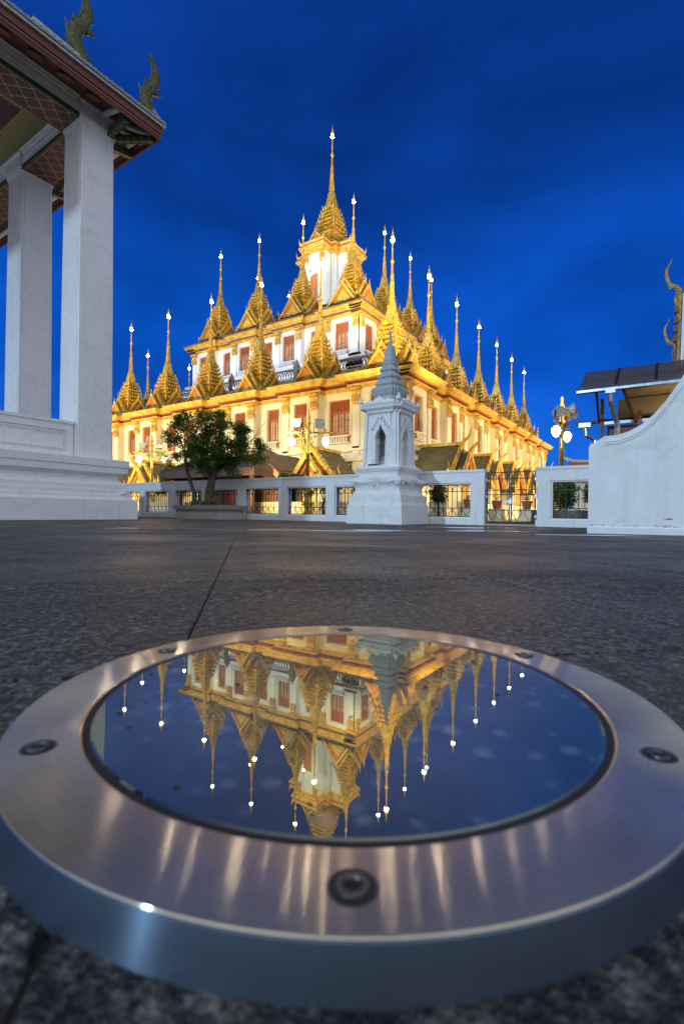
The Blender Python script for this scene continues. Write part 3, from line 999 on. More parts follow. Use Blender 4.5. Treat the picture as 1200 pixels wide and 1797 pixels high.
# side index: 0 faces -Y (right face in the picture), 3 faces -X (left face)
def tier(side, D, L, xs, sp, bay_hw, bay_out, z0, z1, wz0, wz1, wallmat, wins_bay, wins_mid, sill_b, sill_m, detail=True, capz=None, wide_first=True):
    T = Rz(side)
    mb = MB(); mb.T = T
    if not detail:
        mb.box(-L, L, -D, -D + .5, z0, z1)
        mb.build('wall', wallmat, temple)
        return
    ops = []
    mids = [(xs[k] + xs[k + 1]) / 2 for k in range(len(xs) - 1)]
    for k, x in enumerate(mids):
        w = WW[id(wins_mid[k])]
        ops.append((x - w / 2, x + w / 2, wz0, wz1))
        add_window(wins_mid[k], side, x, -D + .17, wz0, sill_m[k])
    # main wall between bays
    wall_open(mb, -L, L, z0, z1, -D, ops, .17)
    # bays
    for k, x in enumerate(xs):
        xa, xb = x - bay_hw, x + bay_hw
        if k == 0: xa = -L - bay_out
        if k == len(xs) - 1: xb = L + bay_out
        yb = -D - bay_out
        w = WW[id(wins_bay)]
        xc = (xa + xb) / 2
        wall_open(mb, xa, xb, z0, z1, yb, [(xc - w / 2, xc + w / 2, wz0, wz1)], .17)
        mb.add([(xa, yb, z0), (xa, -D, z0), (xa, -D, z1), (xa, yb, z1)], [(0, 1, 2, 3)])
        mb.add([(xb, yb, z0), (xb, -D, z0), (xb, -D, z1), (xb, yb, z1)], [(0, 1, 2, 3)])
        add_window(wins_bay, side, xc, yb + .17, wz0, sill_b)
        # window surround
        mb.box(xc - w / 2 - .12, xc - w / 2 - .05, yb - .03, yb - .001, wz0 - .05, wz1 + .12)
        mb.box(xc + w / 2 + .05, xc + w / 2 + .12, yb - .03, yb - .001, wz0 - .05, wz1 + .12)
        mb.box(xc - w / 2 - .05, xc + w / 2 + .05, yb - .03, yb - .001, wz1 + .05, wz1 + .12)
        for px in (xa + .24, xb - .24):
            mb.box(px - .20, px + .20, yb - .07, yb - .001, z0 + .02, z1 - .02)
            side_obj('capital', CAP, side, px, yb - .05, capz)
    # pilasters beside the middle windows
    for k, x in enumerate(mids):
        w = WW[id(wins_mid[k])]
        mb.box(x - w / 2 - .12, x - w / 2 - .05, -D - .03, -D - .001, wz0 - .05, wz1 + .12)
        mb.box(x + w / 2 + .05, x + w / 2 + .12, -D - .03, -D - .001, wz0 - .05, wz1 + .12)
        mb.box(x - w / 2 - .05, x + w / 2 + .05, -D - .03, -D - .001, wz1 + .05, wz1 + .12)
    mb.build('wall', wallmat, temple)


WW = {}
for wm, w in ((WIN_B, 1.28), (WIN_S, .88), (WIN_M, 1.1), (WIN_N, .8)):
    WW[id(wm)] = w


def runs(xs, L, bay_hw, bay_out):
    """list of (xa, xb, extra_out) covering the facade"""
    out = []
    prev = None
    for k, x in enumerate(xs):
        xa = x - bay_hw if k else -L - bay_out
        xb = x + bay_hw if k < len(xs) - 1 else L + bay_out
        if prev is not None: out.append((prev, xa, 0.0))
        out.append((xa, xb, bay_out)); prev = xb
    return out


def bands(side, D, xs, L, bay_hw, bay_out, specs, mat, name, parent=None):
    """specs: (z0, z1, out) stepped horizontal mouldings following the bays, corners closed by slightly longer runs"""
    mb = MB(); mb.T = Rz(side)
    mats = mat if isinstance(mat, list) else [mat]
    for (za, zb, o, *mi) in specs:
        m = mi[0] if mi else 0
        for (xa, xb, e) in runs(xs, L, bay_hw, bay_out):
            sh = .004 * (side % 2)
            oo = o + e
            ex = (o - sh) if e else 0
            xa2 = xa - ex; xb2 = xb + ex
            if not e: xa2 += o; xb2 -= o
            if xb2 - xa2 < .01: continue
            mb.box(xa2, xb2, -D - oo, -D + .25, za + sh * .7, zb + sh * .7, m)
    return mb.build(name, mats, parent or temple)


# ---- ground tier
D1 = 14.89; L1 = 14.89
X1 = [(k - 3) * S1 for k in range(7)]
BH, BO = 1.22, .36
for side in range(4):
    det = side in (0, 3)
    wm = [WIN_S] * 6
    # the windows next to the near corner are the wide ones
    if side == 0: wm = [WIN_B] + [WIN_S] * 5
    if side == 3: wm = [WIN_S] * 5 + [WIN_B]
    tier(side, D1, L1, X1, S1, BH, BO, 0.0, 6.5, 4.17, 6.02, 'wall_cream', WIN_S, wm, SILL_S, [SILL_B if q is WIN_B else SILL_S for q in wm], det, 6.38)
    bands(side, D1, X1, L1, BH, BO, [(2.78, 2.96, .22), (2.96, 3.08, .14), (3.30, 3.42, .14), (3.42, 3.52, .07), (.0, .9, .35), (.9, 1.1, .25), (1.9, 2.05, .18)], 'wall_cream', 'moulding')
    bands(side, D1, X1, L1, BH, BO, [(6.38, 6.46, .10), (6.46, 6.56, .22), (6.62, 6.70, .30, 1), (6.70, 6.78, .48), (6.78, 6.90, .58), (6.90, 6.99, .66), (6.56, 6.62, .16, 1)], ['gold_trim', 'redboard'], 'cornice')


def tiled_roof(side, xa0, xb0, y0, z0, xa1, xb1, y1, z1, mat='tile_gold', step=.17, parent=None, rows=12):
    """slope rising from y0 (outer) to y1 (inner), with rows of barrel tiles as real relief"""
    mb = MB(); mb.T = Rz(side) if parent is None else Matrix.Identity(4)
    mb.add([(xa0, y0, z0), (xb0, y0, z0), (xb1, y1, z1), (xa1, y1, z1)], [(0, 1, 2, 3)], 0)
    nx = int((xb0 - xa0) / step)
    sl = Vector((0, y1 - y0, z1 - z0)); ln = sl.length
    nv = Vector((0, -(z1 - z0), (y1 - y0))).normalized()
    for k in range(nx):
        u = (k + .5) / nx
        xa = xa0 + (xb0 - xa0) * u
        # clip ribs against hipped sides
        tmax = 1.0
        if xa < xa1: tmax = (xa - xa0) / max(1e-6, xa1 - xa0)
        if xa > xb1: tmax = (xb0 - xa) / max(1e-6, xb0 - xb1)
        if tmax < .05: continue
        n = max(1, int(rows * tmax))
        for r in range(n):
            t0, t1 = tmax * r / n, tmax * (r + 1) / n
            p0 = Vector((xa, y0, z0)) + sl * t0; p1 = Vector((xa, y0, z0)) + sl * t1
            hw = step * .30
            a = p0 + nv * .055; b = p1 + nv * .03
            mb.add([tuple(p0 + Vector((-hw, 0, 0))), tuple(a), tuple(p0 + Vector((hw, 0, 0))), tuple(p1 + Vector((-hw, 0, 0))), tuple(b), tuple(p1 + Vector((hw, 0, 0)))],
                   [(0, 1, 4, 3), (1, 2, 5, 4), (0, 2, 1)], 0)
    return stuff(mb.build('roof_tiles', mat, parent or temple))


def baluster_rail(side, D, L, z0, z1, mat='grey_stone'):
    T = Rz(side)
    mb = MB(); mb.T = T
    mb.box(-L, L, -D - .10, -D + .10, z1 - .12, z1)
    mb.box(-L, L, -D - .10, -D + .10, z0, z0 + .10)
    rail = mb.build('balustrade', mat, temple)
    mb = MB(); mb.T = T
    n = int(2 * L / .22)
    for k in range(n):
        x = -L + (k + .5) * 2 * L / n
        mb.bar((x - .09, -D, z0 + .1), (x + .09, -D, z1 - .12), .035, .035)
        mb.bar((x + .09, -D, z0 + .1), (x - .09, -D, z1 - .12), .034, .034)
    stuff(mb.build('lattice', 'iron', rail))
    k = 0
    n = max(2, int(round(2 * L / 3.0)))
    for q in range(n + 1):
        x = -L + q * 2 * L / n
        mb = MB()
        mb.box(-.15, .15, -.15, .15, -.05, z1 - z0 + .03)
        mb.stack(sq, [(z1 - z0 + .03, .19), (z1 - z0 + .10, .19), (z1 - z0 + .12, .12), (z1 - z0 + .22, .15), (z1 - z0 + .34, .10), (z1 - z0 + .6, .01)])
        v = T @ Vector((x, -D, z0))
        obj('post', mb.mesh('post', mat), rail, v, side * pi / 2)
    return rail


for side in range(4):
    tiled_roof(side, -15.6, 15.6, -15.45, 6.96, -12.1, 12.1, -11.95, 8.55)
    baluster_rail(side, 11.7, 11.7, 8.5, 9.3)
mb = MB(); mb.box(-12.0, 12.0, -12.0, 12.0, 8.2, 8.52)
mb.box(-14.8, 14.8, -14.8, 14.8, 6.4, 6.9)
mb.build('terrace', 'wall_white', temple)

# ---- middle tier
D2 = 8.04
X2 = [(k - 1.5) * S2 for k in range(4)]
for side in range(4):
    det = side in (0, 3)
    wmid = [WIN_N] * 3
    tier(side, D2, D2, X2, S2, 1.22, .28, 8.5, 13.8, 11.2, 13.15, 'wall_white', WIN_M if det else WIN_M, wmid, SILL_M, [SILL_M] * 3, det, 13.42)
    bands(side, D2, X2, D2, 1.22, .28, [(8.5, 9.5, .75), (9.5, 9.75, .62), (9.75, 10.0, .80), (10.0, 10.15, .62), (10.15, 10.55, .40), (10.55, 10.7, .48), (10.7, 10.85, .2)], 'wall_white', 'moulding')
    bands(side, D2, X2, D2, 1.22, .28, [(13.45, 13.55, .10), (13.62, 13.72, .24, 1), (13.55, 13.62, .18), (13.72, 13.82, .36), (13.82, 13.95, .46), (13.95, 14.04, .54), (14.04, 14.12, .60, 1)], ['gold_trim', 'brown_tile'], 'cornice')
    tiled_roof(side, -8.7, 8.7, -8.5, 14.10, -5.3, 5.3, -5.25, 15.75, 'tile_dark')
    baluster_rail(side, 5.1, 5.1, 15.7, 16.35)
mb = MB(); mb.box(-5.3, 5.3, -5.3, 5.3, 15.0, 15.72); mb.box(-7.9, 7.9, -7.9, 7.9, 13.6, 14.0)
mb.build('terrace', 'wall_white', temple)
# windowless filler behind every pane so nothing is seen through
mb = MB(); mb.box(-14.6, 14.6, -14.6, 14.6, 0, 6.4); mb.box(-7.8, 7.8, -7.8, 7.8, 8.52, 13.6)
mb.build('inner_wall', 'wall_cream', temple)

# ---- top pavilion (cross plan)
def plus(h, arm=.50, out=1.0):
    """cross outline: arms of half width arm*h reach h, body reaches .8h"""
    a, c = h * .45, h * .60
    q = [(h, a), (c, a), (c, c), (a, c), (a, h)]
    o = []
    for r in range(4):
        cc, n = [(1, 0), (0, 1), (-1, 0), (0, -1)][r]
        for x, y in q: o.append((x * cc - y * n, x * n + y * cc))
    return o


mb = MB()
mb.stack(plus, [(15.72, 3.9), (16.3, 3.9), (16.3, 3.65), (16.6, 3.65), (16.7, 3.4), (17.0, 3.4), (17.05, 3.15), (17.4, 3.15), (17.4, 2.95), (17.6, 2.95), (17.66, 2.85), (17.9, 2.85)])
mb.build('plinth', 'wall_white', temple)
mb = MB()
mb.stack(plus, [(17.9, 2.40), (22.6, 2.40)])
wall3 = mb.build('wall', 'wall_white', temple)
for i in range(4):
    mb = MB(); mb.T = Rz(i)
    for x in (-.87, .87):
        mb.box(x - .17, x + .17, -2.50, -2.40, 17.95, 22.5)
        side_obj('capital', CAP, i, x, -2.45, 22.58)
    for x in (-1.26, 1.26):
        mb.box(x - .12, x + .12, -1.52, -1.44, 17.95, 22.5)
    mb.build('pilaster', 'wall_white', temple)
    # tall door with hanging lantern
    mb = MB(); mb.box(-.42, .42, -.03, .0, 0, 2.7); mb.box(-.34, .34, -.05, -.031, .05, 2.6, 1)
    mb.box(-.02, .02, -.06, -.051, .05, 2.6)
    d = side_obj('door', mb.mesh('door', ['gold_dk', 'redwood']), i, 0, -2.41, 18.0)
    mb = MB(); mb.lathe([(0, .02), (.05, .10), (.16, .11), (.24, .05)], 8)
    side_obj('lantern', mb.mesh('lantern', 'globe'), i, 0, -2.95, 20.3)
    mb = MB(); mb.lathe([(.24, .07), (.30, .1), (.36, .04), (.5, .02), (2.0, .012)], 6)
    side_obj('lantern_chain', mb.mesh('lantern_chain', 'bronze'), i, 0, -2.95, 20.3)
    # little balcony rail
    mb = MB(); mb.T = Rz(i)
    mb.box(-.95, .95, -2.82, -2.74, 18.35, 18.43); mb.box(-.95, .95, -2.82, -2.74, 17.92, 17.98)
    for k in range(9): mb.box(-.9 + k * .225 - .03, -.9 + k * .225 + .03, -2.81, -2.75, 17.98, 18.35)
    mb.build('balustrade', 'grey_stone', temple)
    # gable over each arm
    gm = gable_mesh(.85, 0, 1.0, -2.35, -.6, 6)
    side_obj('gable', gm.mesh('gable', ['gold', 'orange', 'gold_dk', 'gold']), i, 0, 0, 23.42)
    for sx in (-1, 1):
        for (x, y, z) in ((sx * 1.22, -2.85, 23.42), (sx * 1.2, -2.80, 22.96)):
            mb = MB(); horn(mb, [(0, 0, 0), (sx * .08, -.05, .12), (sx * .04, -.03, .26), (sx * .12, -.08, .42)], .08)
            side_obj('finial', mb.mesh('finial', 'gold'), i, x, y, z)
mb = MB()
mb.stack(plus, [(22.52, 2.46), (22.60, 2.52), (22.60, 2.64), (22.70, 2.70), (22.72, 2.80)], 0)
mb.stack(plus, [(22.72, 2.84), (22.84, 2.90), (22.86, 2.96), (22.98, 2.98), (23.02, 2.72)], 0)
mb.stack(plus, [(23.02, 2.66), (23.22, 2.74)], 1)
mb.stack(plus, [(23.22, 2.82), (23.38, 2.90), (23.42, 2.60)], 0)
mb.build('cornice', ['gold_trim', 'orange'], temple)


# ---- gabled porches round the foot of the temple
def porch_parts(w=1.25, zt=3.45, ze=1.95, Ly=2.6, body=True):
    """porch facing -Y: front gable at y=0, roof runs back to y=Ly. z from ground."""
    out = []
    m = MB()
    m.box(-w * .72, w * .72, .25, Ly, 0, ze + .1)
    # arch doorway: tall dark opening with golden frame
    m.prism([(-w * .5, ze + .1), (w * .5, ze + .1), (0, zt - .25)], .22, .30, 0)
    out.append(('porch', m, ['wall_cream']))
    m = MB()
    m.box(-.42, .42, .18, .245, 0, 1.7); m.prism([(-.42, 1.7), (.42, 1.7), (0, 2.35)], .18, .245)
    out.append(('doorway', m, ['gold_trim']))
    # roof slopes of two layers
    r = MB()
    for s in (-1, 1):
        for (yy0, yy1, dz, ww) in ((.45, Ly, 0.0, w), (.05, Ly * .45, -.32, w * .86)):
            p = [Vector((0, yy0, zt + dz)), Vector((0, yy1, zt + dz)), Vector((s * ww * 1.05, yy1, ze + dz)), Vector((s * ww * 1.05, yy0, ze + dz))]
            r.add([tuple(q) for q in p], [(0, 1, 2, 3)])
            r.add([tuple(q + Vector((0, 0, -.06))) for q in p], [(3, 2, 1, 0)])
            n = int((yy1 - yy0) / .14)
            for k in range(n):
                y = yy0 + (k + .5) * (yy1 - yy0) / n
                for t in range(8):
                    a = p[0].lerp(p[3], t / 8); b = p[0].lerp(p[3], (t + 1) / 8)
                    a = Vector((a.x, y, a.z)); b = Vector((b.x, y, b.z))
                    nn = Vector((s * (zt - ze), 0, ww)).normalized()
                    r.add([(a.x, y - .045, a.z), tuple(a + nn * .02), (a.x, y + .045, a.z), (b.x, y - .045, b.z), tuple(b + nn * .05), (b.x, y + .045, b.z)],
                          [(0, 1, 4, 3), (1, 2, 5, 4), (3, 4, 5)])
    out.append(('roof_tiles', r, ['tile_dark']))
    g = MB()
    g.bar((0, .4, zt + .06), (0, Ly, zt + .06), .16, .14)
    for s in (-1, 1):
        for (y, dz, ww) in ((.42, 0, w), (.0, -.32, w * .86)):
            pts = []
            for q in range(9):
                u = q / 8
                x = s * ww * 1.1 * u
                z = zt + dz - (zt - ze) * (u ** .85) + .02
                pts.append((x, y, z))
            for q in range(8): g.bar(pts[q], pts[q + 1], .12, .15 if q % 8 else .16, 0)
            for q in range(8):
                for h in (.3, .8):
                    a = Vector(pts[q]).lerp(Vector(pts[q + 1]), h)
                    g.add([(a.x - .06, y - .04, a.z), (a.x + .06, y - .04, a.z), (a.x + .06, y + .04, a.z), (a.x - .06, y + .04, a.z), (a.x + s * .10, y, a.z + .25)],
                          [(0, 1, 4), (1, 2, 4), (2, 3, 4), (3, 0, 4)], 0)
            for q in range(1, 7): g.bar(Vector(pts[q]) + Vector((-s * .16, .06, -.16)), Vector(pts[q + 1]) + Vector((-s * .16, .06, -.16)), .04, .14, 1)
            e = pts[-1]
            horn(g, [(e[0], y, e[2]), (e[0] + s * .2, y, e[2] + .05), (e[0] + s * .27, y, e[2] + .22), (e[0] + s * .18, y, e[2] + .42), (e[0] + s * .24, y, e[2] + .62)], .10)
    # sky hooks at the two apexes
    for (y, z) in ((.42, zt), (0, zt - .32)):
        horn(g, [(0, y, z - .05), (0, y - .12, z + .18), (0, y - .30, z + .32), (0, y - .42, z + .50), (0, y - .44, z + .72), (0, y - .56, z + .95)], .10)
    out.append(('bargeboard', g, ['gold', 'orange']))
    return [(n, m.mesh(n, mt)) for n, m, mt in out]


PP = porch_parts()
PP2 = porch_parts(1.15, 3.15, 1.75, 2.7)


def put_porch(ms, i, x, y):
    p = side_obj(ms[0][0], ms[0][1], i, x, y, 0)
    for n, me in ms[1:]:
        o = obj(n, me, p)
        if n == 'roof_tiles': stuff(o)


def loc_x(side, a, b):
    v = Rz(side).inverted() @ Vector((a - CX, b - CY, 0))
    return v.x, v.y


for a in (21.7, 26.4, 31.0, 35.6, 40.2, 44.8):
    x, y = loc_x(0, a, 7.55)
    put_porch(PP, 0, x, y)
for b in (13.55, 26.4, 31.0):
    x, y = loc_x(3, 17.2, b)
    put_porch(PP2, 3, x, y)

# ------------------------------------------------------------------ floodlighting of the temple
WARM = (1.0, 0.78, 0.35)
WARM2 = (1.0, 0.70, 0.30)
COOL = (0.72, 0.74, 1.0)
WHT = (1.0, 0.93, 0.82)
for b, pw_ in ((13.0, .45), (17.5, .9), (22.0, 1), (26.5, 1.1), (31.0, 1.25), (35.0, 1.4)):
    area_light('wall_beam', (15.0, b, 3.9), (21.0, b, 3.4), 165 * (.4 + .6 * pw_), WARM, (0.5, 0.3), 150)
    area_light('spire_beam', (14.6, b, 4.1), (21.6, b, 10.6), 135 * pw_, WARM, (0.5, 0.3), 70)
for a, pw_ in ((23.5, .5), (28.0, .9), (32.5, 1), (37.0, 1.1), (41.5, 1.2), (46.0, 1.3), (50.0, 1.3)):
    area_light('wall_beam', (a, 4.8, 3.9), (a + .5, 10.6, 3.4), 165 * (.4 + .6 * pw_), WARM, (0.5, 0.3), 150)
    area_light('spire_beam', (a - 0.6, 4.4, 4.1), (a, 11.4, 10.6), 135 * pw_, WARM, (0.5, 0.3), 70)
for (x, y) in ((14.6, 8.6), (18.6, 5.0)):
    area_light('spire_beam', (x, y, 4.1), (31.0, 21.0, 22.0), 330, WARM, (0.5, 0.3), 42)
for (p, q) in (((14.2, 14.6, .6), (17.4, 13.6, 2.4)), ((14.4, 26.0, .6), (17.4, 26.4, 2.4)), ((20.3, 4.3, .5), (21.8, 8.0, 2.4)), ((24.9, 4.3, .5), (26.4, 8.0, 2.4)),
               ((29.5, 4.3, .5), (31.0, 8.0, 2.4)), ((34.1, 4.3, .5), (35.6, 8.0, 2.4)), ((17.6, 8.3, .5), (21.0, 10.6, 2.2)), ((38.7, 4.3, .5), (40.2, 8.0, 2.4))):
    area_light('porch_beam', p, q, 95, WARM, (0.4, 0.25), 130)
# terrace floods: cool white on the left face of the middle tier, warm on the right
for b in (20.9, 25.4, 29.9):
    area_light('terrace_beam', (23.75, b, 8.75), (27.6, b, 11.8), 75, COOL, (1.6, 0.15), 160)
for a in (30.9, 35.4, 39.9):
    area_light('terrace_beam', (a, 13.75, 8.75), (a, 17.6, 11.8), 60, WHT, (1.6, 0.15), 160)
area_light('terrace_beam', (24.3, 15.0, 8.75), (28.0, 18.2, 12.5), 60, WARM, (0.8, 0.15), 160)
# upper terrace floods on the pavilion and crown
for (p, q) in (((30.55, 25.4, 15.95), (33.6, 25.4, 21)), ((35.4, 20.5, 15.95), (35.4, 23.6, 21)), ((30.9, 20.9, 15.95), (34.2, 24.1, 22))):
    area_light('crown_beam', p, q, 75, WHT, (0.6, 0.15), 150)
for (p, q) in (((27.6, 17.6, 14.3), (35.0, 25.0, 27)),):
    area_light('crown_beam', p, q, 200, WARM2, (0.3, 0.2), 120)

# ------------------------------------------------------------------ open-sided hall on the left (columns on a moulded plinth)
hall = thing('hall', 'white columned hall with red eaves on a tall moulded plinth at the left edge', 'hall')
mb = MB()
prof = [(0, 0), (.47, 0), (.485, .07), (.53, .10), (.60, .105), (.62, .13), (.72, .135), (.73, .16), (.83, .165), (.845, .22), (.90, .26), (.98, .33), (1.04, .33), (1.07, .27),
        (1.12, .20), (1.125, .17), (1.27, .17), (1.28, .145), (1.44, .145), (1.455, .17), (1.465, .25)]
PA0, PA1, PB0, PB1 = -7.0, 7.25, 11.07, 24.0
mb.loft([[(PA0, PB0 + e, z), (PA1 - e, PB0 + e, z), (PA1 - e, PB1, z), (PA0, PB1, z)] for z, e in prof])
plinth = mb.build('plinth', 'white_streak', hall)
# curled stone tip at the moulded corner
mb = MB()
mb.tube([(6.85, 11.20, .62), (6.97, 11.12, .66), (7.0, 11.10, .73), (6.94, 11.14, .79)], [.045, .04, .03, .008], 6)
mb.build('corner_curl', 'white_streak', plinth)
# parapet with a sunk panel between the columns
def framed_wall(mb, x0, x1, y0, y1, z0, z1, fr=.16, dep=.035):
    mb.box(x0, x1, y0 + dep, y1, z0, z1)
    mb.box(x0, x1, y0, y0 + dep, z1 - fr, z1); mb.box(x0, x1, y0, y0 + dep, z0, z0 + fr * .8)
    mb.box(x1 - fr, x1, y0, y0 + dep, z0 + fr * .8, z1 - fr); mb.box(x0, x0 + fr, y0, y0 + dep, z0 + fr * .8, z1 - fr)
    for q in (.03, .06):
        mb.box(x0 + fr, x1 - fr, y0 + dep - .018 - q * .1, y0 + dep - .0005, z1 - fr - q - .02, z1 - fr - q)
        mb.box(x0 + fr, x1 - fr, y0 + dep - .018 - q * .1, y0 + dep - .0005, z0 + fr * .8 + q, z0 + fr * .8 + q + .02)
        mb.box(x1 - fr - q - .02, x1 - fr - q, y0 + dep - .016 - q * .1, y0 + dep - .0005, z0 + fr, z1 - fr - q - .02)


mb = MB(); framed_wall(mb, 2.84, 5.98, 11.72, 12.1, 1.465, 2.24)
mb.box(2.84, 5.98, 11.69, 12.13, 2.24, 2.31)
mb.build('parapet', 'white_streak', hall)
mb = MB(); mb.box(6.2, 6.6, 12.5, 14.65, 1.465, 2.24); mb.box(6.17, 6.63, 12.5, 14.65, 2.24, 2.31)
mb.build('parapet', 'white_streak', hall)
mb = MB(); framed_wall(mb, -6, 2.0, 11.72, 12.1, 1.465, 2.24); mb.box(-6, 2.0, 11.69, 12.13, 2.24, 2.31)
mb.build('parapet', 'white_streak', hall)


def chamf(h, c=.045):
    return [(h - c, -h), (h, -h + c), (h, h - c), (h - c, h), (-h + c, h), (-h, h - c), (-h, -h + c), (-h + c, -h)]


def colsec(h):
    """square shaft with a small rounded bead at each corner"""
    c = .10
    q = [(h, h - c), (h - .018, h - c + .012), (h - .018, h - c + .03), (h, h - c + .045), (h - .012, h - .012), (h - c + .045, h), (h - c + .03, h - .018), (h - c + .012, h - .018), (h - c, h)]
    o = []
    for r in range(4):
        cc, n = [(1, 0), (0, 1), (-1, 0), (0, -1)][r]
        for x, y in q: o.append((x * cc - y * n, x * n + y * cc))
    return o


mb = MB()
mb.stack(colsec, [(1.466, .445), (1.60, .44), (5.0, .43), (9.25, .405)])
mb.stack(colsec, [(9.25, .405), (9.40, .41), (9.56, .47), (9.60, .47)])
col_me = mb.mesh('column', 'white_streak')
for (x, y) in ((6.43, 12.02), (6.43, 15.12), (6.43, 19.6), (2.42, 12.02), (-1.6, 12.02), (2.42, 15.12)):
    obj('column', col_me, hall, (x, y, 0))


def beam(x0, x1, y0, y1, zb, zt, along):
    """white beam with moulding, green edge and gilt-lattice soffit"""
    m = MB()
    m.box(x0, x1, y0, y1, zb + .10, zt)
    if along == 'X':
        m.box(x0, x1, y0 - .05, y0 - .001, zt - .14, zt - .001); m.box(x0, x1, y0 - .09, y0 - .051, zt - .08, zt - .002)
        m.box(x0, x1, y0 - .018, y0 - .001, zb + .24, zb + .27)
        m.box(x0, x1, y1 + .001, y1 + .05, zt - .14, zt - .001)
    else:
        m.box(x0 - .05, x0 - .001, y0, y1, zt - .14, zt - .001); m.box(x0 - .09, x0 - .051, y0, y1, zt - .08, zt - .002)
        m.box(x0 - .018, x0 - .001, y0, y1, zb + .24, zb + .27)
        m.box(x1 + .001, x1 + .05, y0, y1, zt - .14, zt - .001)
    b = m.build('beam', 'white_streak', hall)
    s = MB()
    if along == 'X':
        s.box(x0, x1, y0 + .03, y1 - .03, zb + .008, zb + .09)
    else:
        s.box(x0 + .03, x1 - .03, y0, y1, zb + .008, zb + .09)
    so = s.build('soffit', 'lattice_red', b)
    g = MB()
    if along == 'X':
        g.box(x0, x1, y0 - .005, y0 + .029, zb, zb + .099); g.box(x0, x1, y1 - .029, y1 + .005, zb, zb + .099)
    else:
        g.box(x0 - .005, x0 + .029, y0, y1, zb, zb + .099); g.box(x1 - .029, x1 + .005, y0, y1, zb, zb + .099)
    g.build('green_edge', 'green', b)
    d = MB()
    n = int(((x1 - x0) if along == 'X' else (y1 - y0)) / .055)
    for k in range(n):
        for yy in ((y0 + .06, y1 - .06) if along == 'X' else (x0 + .06, x1 - .06)):
            if along == 'X': d.box(x0 + k * .055, x0 + k * .055 + .03, yy - .014, yy + .014, zb - .003, zb + .0075)
            else: d.box(yy - .014, yy + .014, y0 + k * .055, y0 + k * .055 + .03, zb - .003, zb + .0075)
    stuff(d.build('gilt_studs', 'gold_dk', b))


BZ0, BZ1 = 9.50, 10.0
beam(2.9, 5.96, 11.60, 12.44, BZ0, BZ1, 'X')
beam(-1.15, 1.95, 11.60, 12.44, BZ0, BZ1, 'X')
beam(6.01, 6.85, 12.48, 14.68, BZ0 - .02, BZ1, 'Y')
beam(6.01, 6.85, 15.56, 19.15, BZ0 - .02, BZ1, 'Y')
beam(2.0, 2.84, 12.48, 14.68, BZ0 - .02, BZ1, 'Y')
# beam heads over the columns
for (x, y) in ((6.43, 12.02), (6.43, 15.12), (2.42, 12.02)):
    mb = MB()
    mb.box(x - .468, x + .468, y - .468, y + .468, 9.601, 9.99)
    mb.box(x - .52, x + .52, y - .52, y + .52, 9.86, 9.985)
    mb.build('column_head', 'white_streak', hall)
# ceiling inside
mb = MB(); mb.box(2.95, 5.9, 12.55, 18.0, 9.93, 9.96)
mb.build('ceiling', 'maroon', hall)
mb = MB(); mb.box(2.95, 5.9, 12.56, 13.1, 9.915, 9.928); mb.box(5.35, 5.9, 13.11, 18.0, 9.915, 9.928)
mb.build('ceiling_border', 'lattice_green', hall)
# eave boards: soffit, fascia
EB, EA = 10.75, 7.55
EZ = 9.60
mb = MB()
mb.add([(-6, 11.5, 9.93), (7.02, 11.5, 9.93), (EA - .05, EB + .05, EZ + .10), (-6, EB + .05, EZ + .10)], [(0, 1, 2, 3)])
mb.add([(6.95, 11.4, 9.932), (6.95, 22, 9.932), (EA - .05, 22, EZ + .10), (EA - .05, EB + .05, EZ + .10)], [(0, 1, 2, 3)])
mb.box(-6, 7.0, 11.5, 22, 10.0, 10.05)
mb.build('eave_soffit', 'maroon', hall)
for nm, args in (('x', (-6, EA, EB, EB + .05)), ('y', (EA - .05, EA, EB + .051, 22))):
    mb = MB(); x0, x1, y0, y1 = args
    mb.box(x0, x1, y0, y1, EZ, EZ + .30)
    if nm == 'x':
        mb.box(x0, x1 + .03, y0 - .03, y0 - .001, EZ + .14, EZ + .30); mb.box(x0, x1 + .01, y0 - .015, y0 - .001, EZ + .05, EZ + .12)
    else:
        mb.box(x1 + .001, x1 + .03, y0, y1, EZ + .14, EZ + .30)
    mb.build('fascia', 'redboard', hall)
# gilded rosettes on the soffit
rm = MB()
for ring_r, cnt, s in ((.03, 5, .010), (.07, 9, .009), (.105, 14, .008), (.145, 20, .007)):
    for k in range(cnt):
        an = 2 * pi * k / cnt
        rm.box(ring_r * cos(an) - s, ring_r * cos(an) + s, ring_r * sin(an) - s, ring_r * sin(an) + s, -.012, .004)
rm.lathe([(-.006, .155), (.0, .158)], 24, 1)
ros_me = rm.mesh('rosette', ['gold_dk', 'maroon'])
for k in range(6):
    x = 6.02 - k * .62
    o = obj('rosette', ros_me, hall, (x, 11.12, 9.755 + .0))
    o.rotation_euler = (-0.30 * -1, 0, 0)
for k in range(4):
    o = obj('rosette', ros_me, hall, (7.27, 12.9 + k * 1.0, 9.76)); o.rotation_euler = (0, .45, 0)


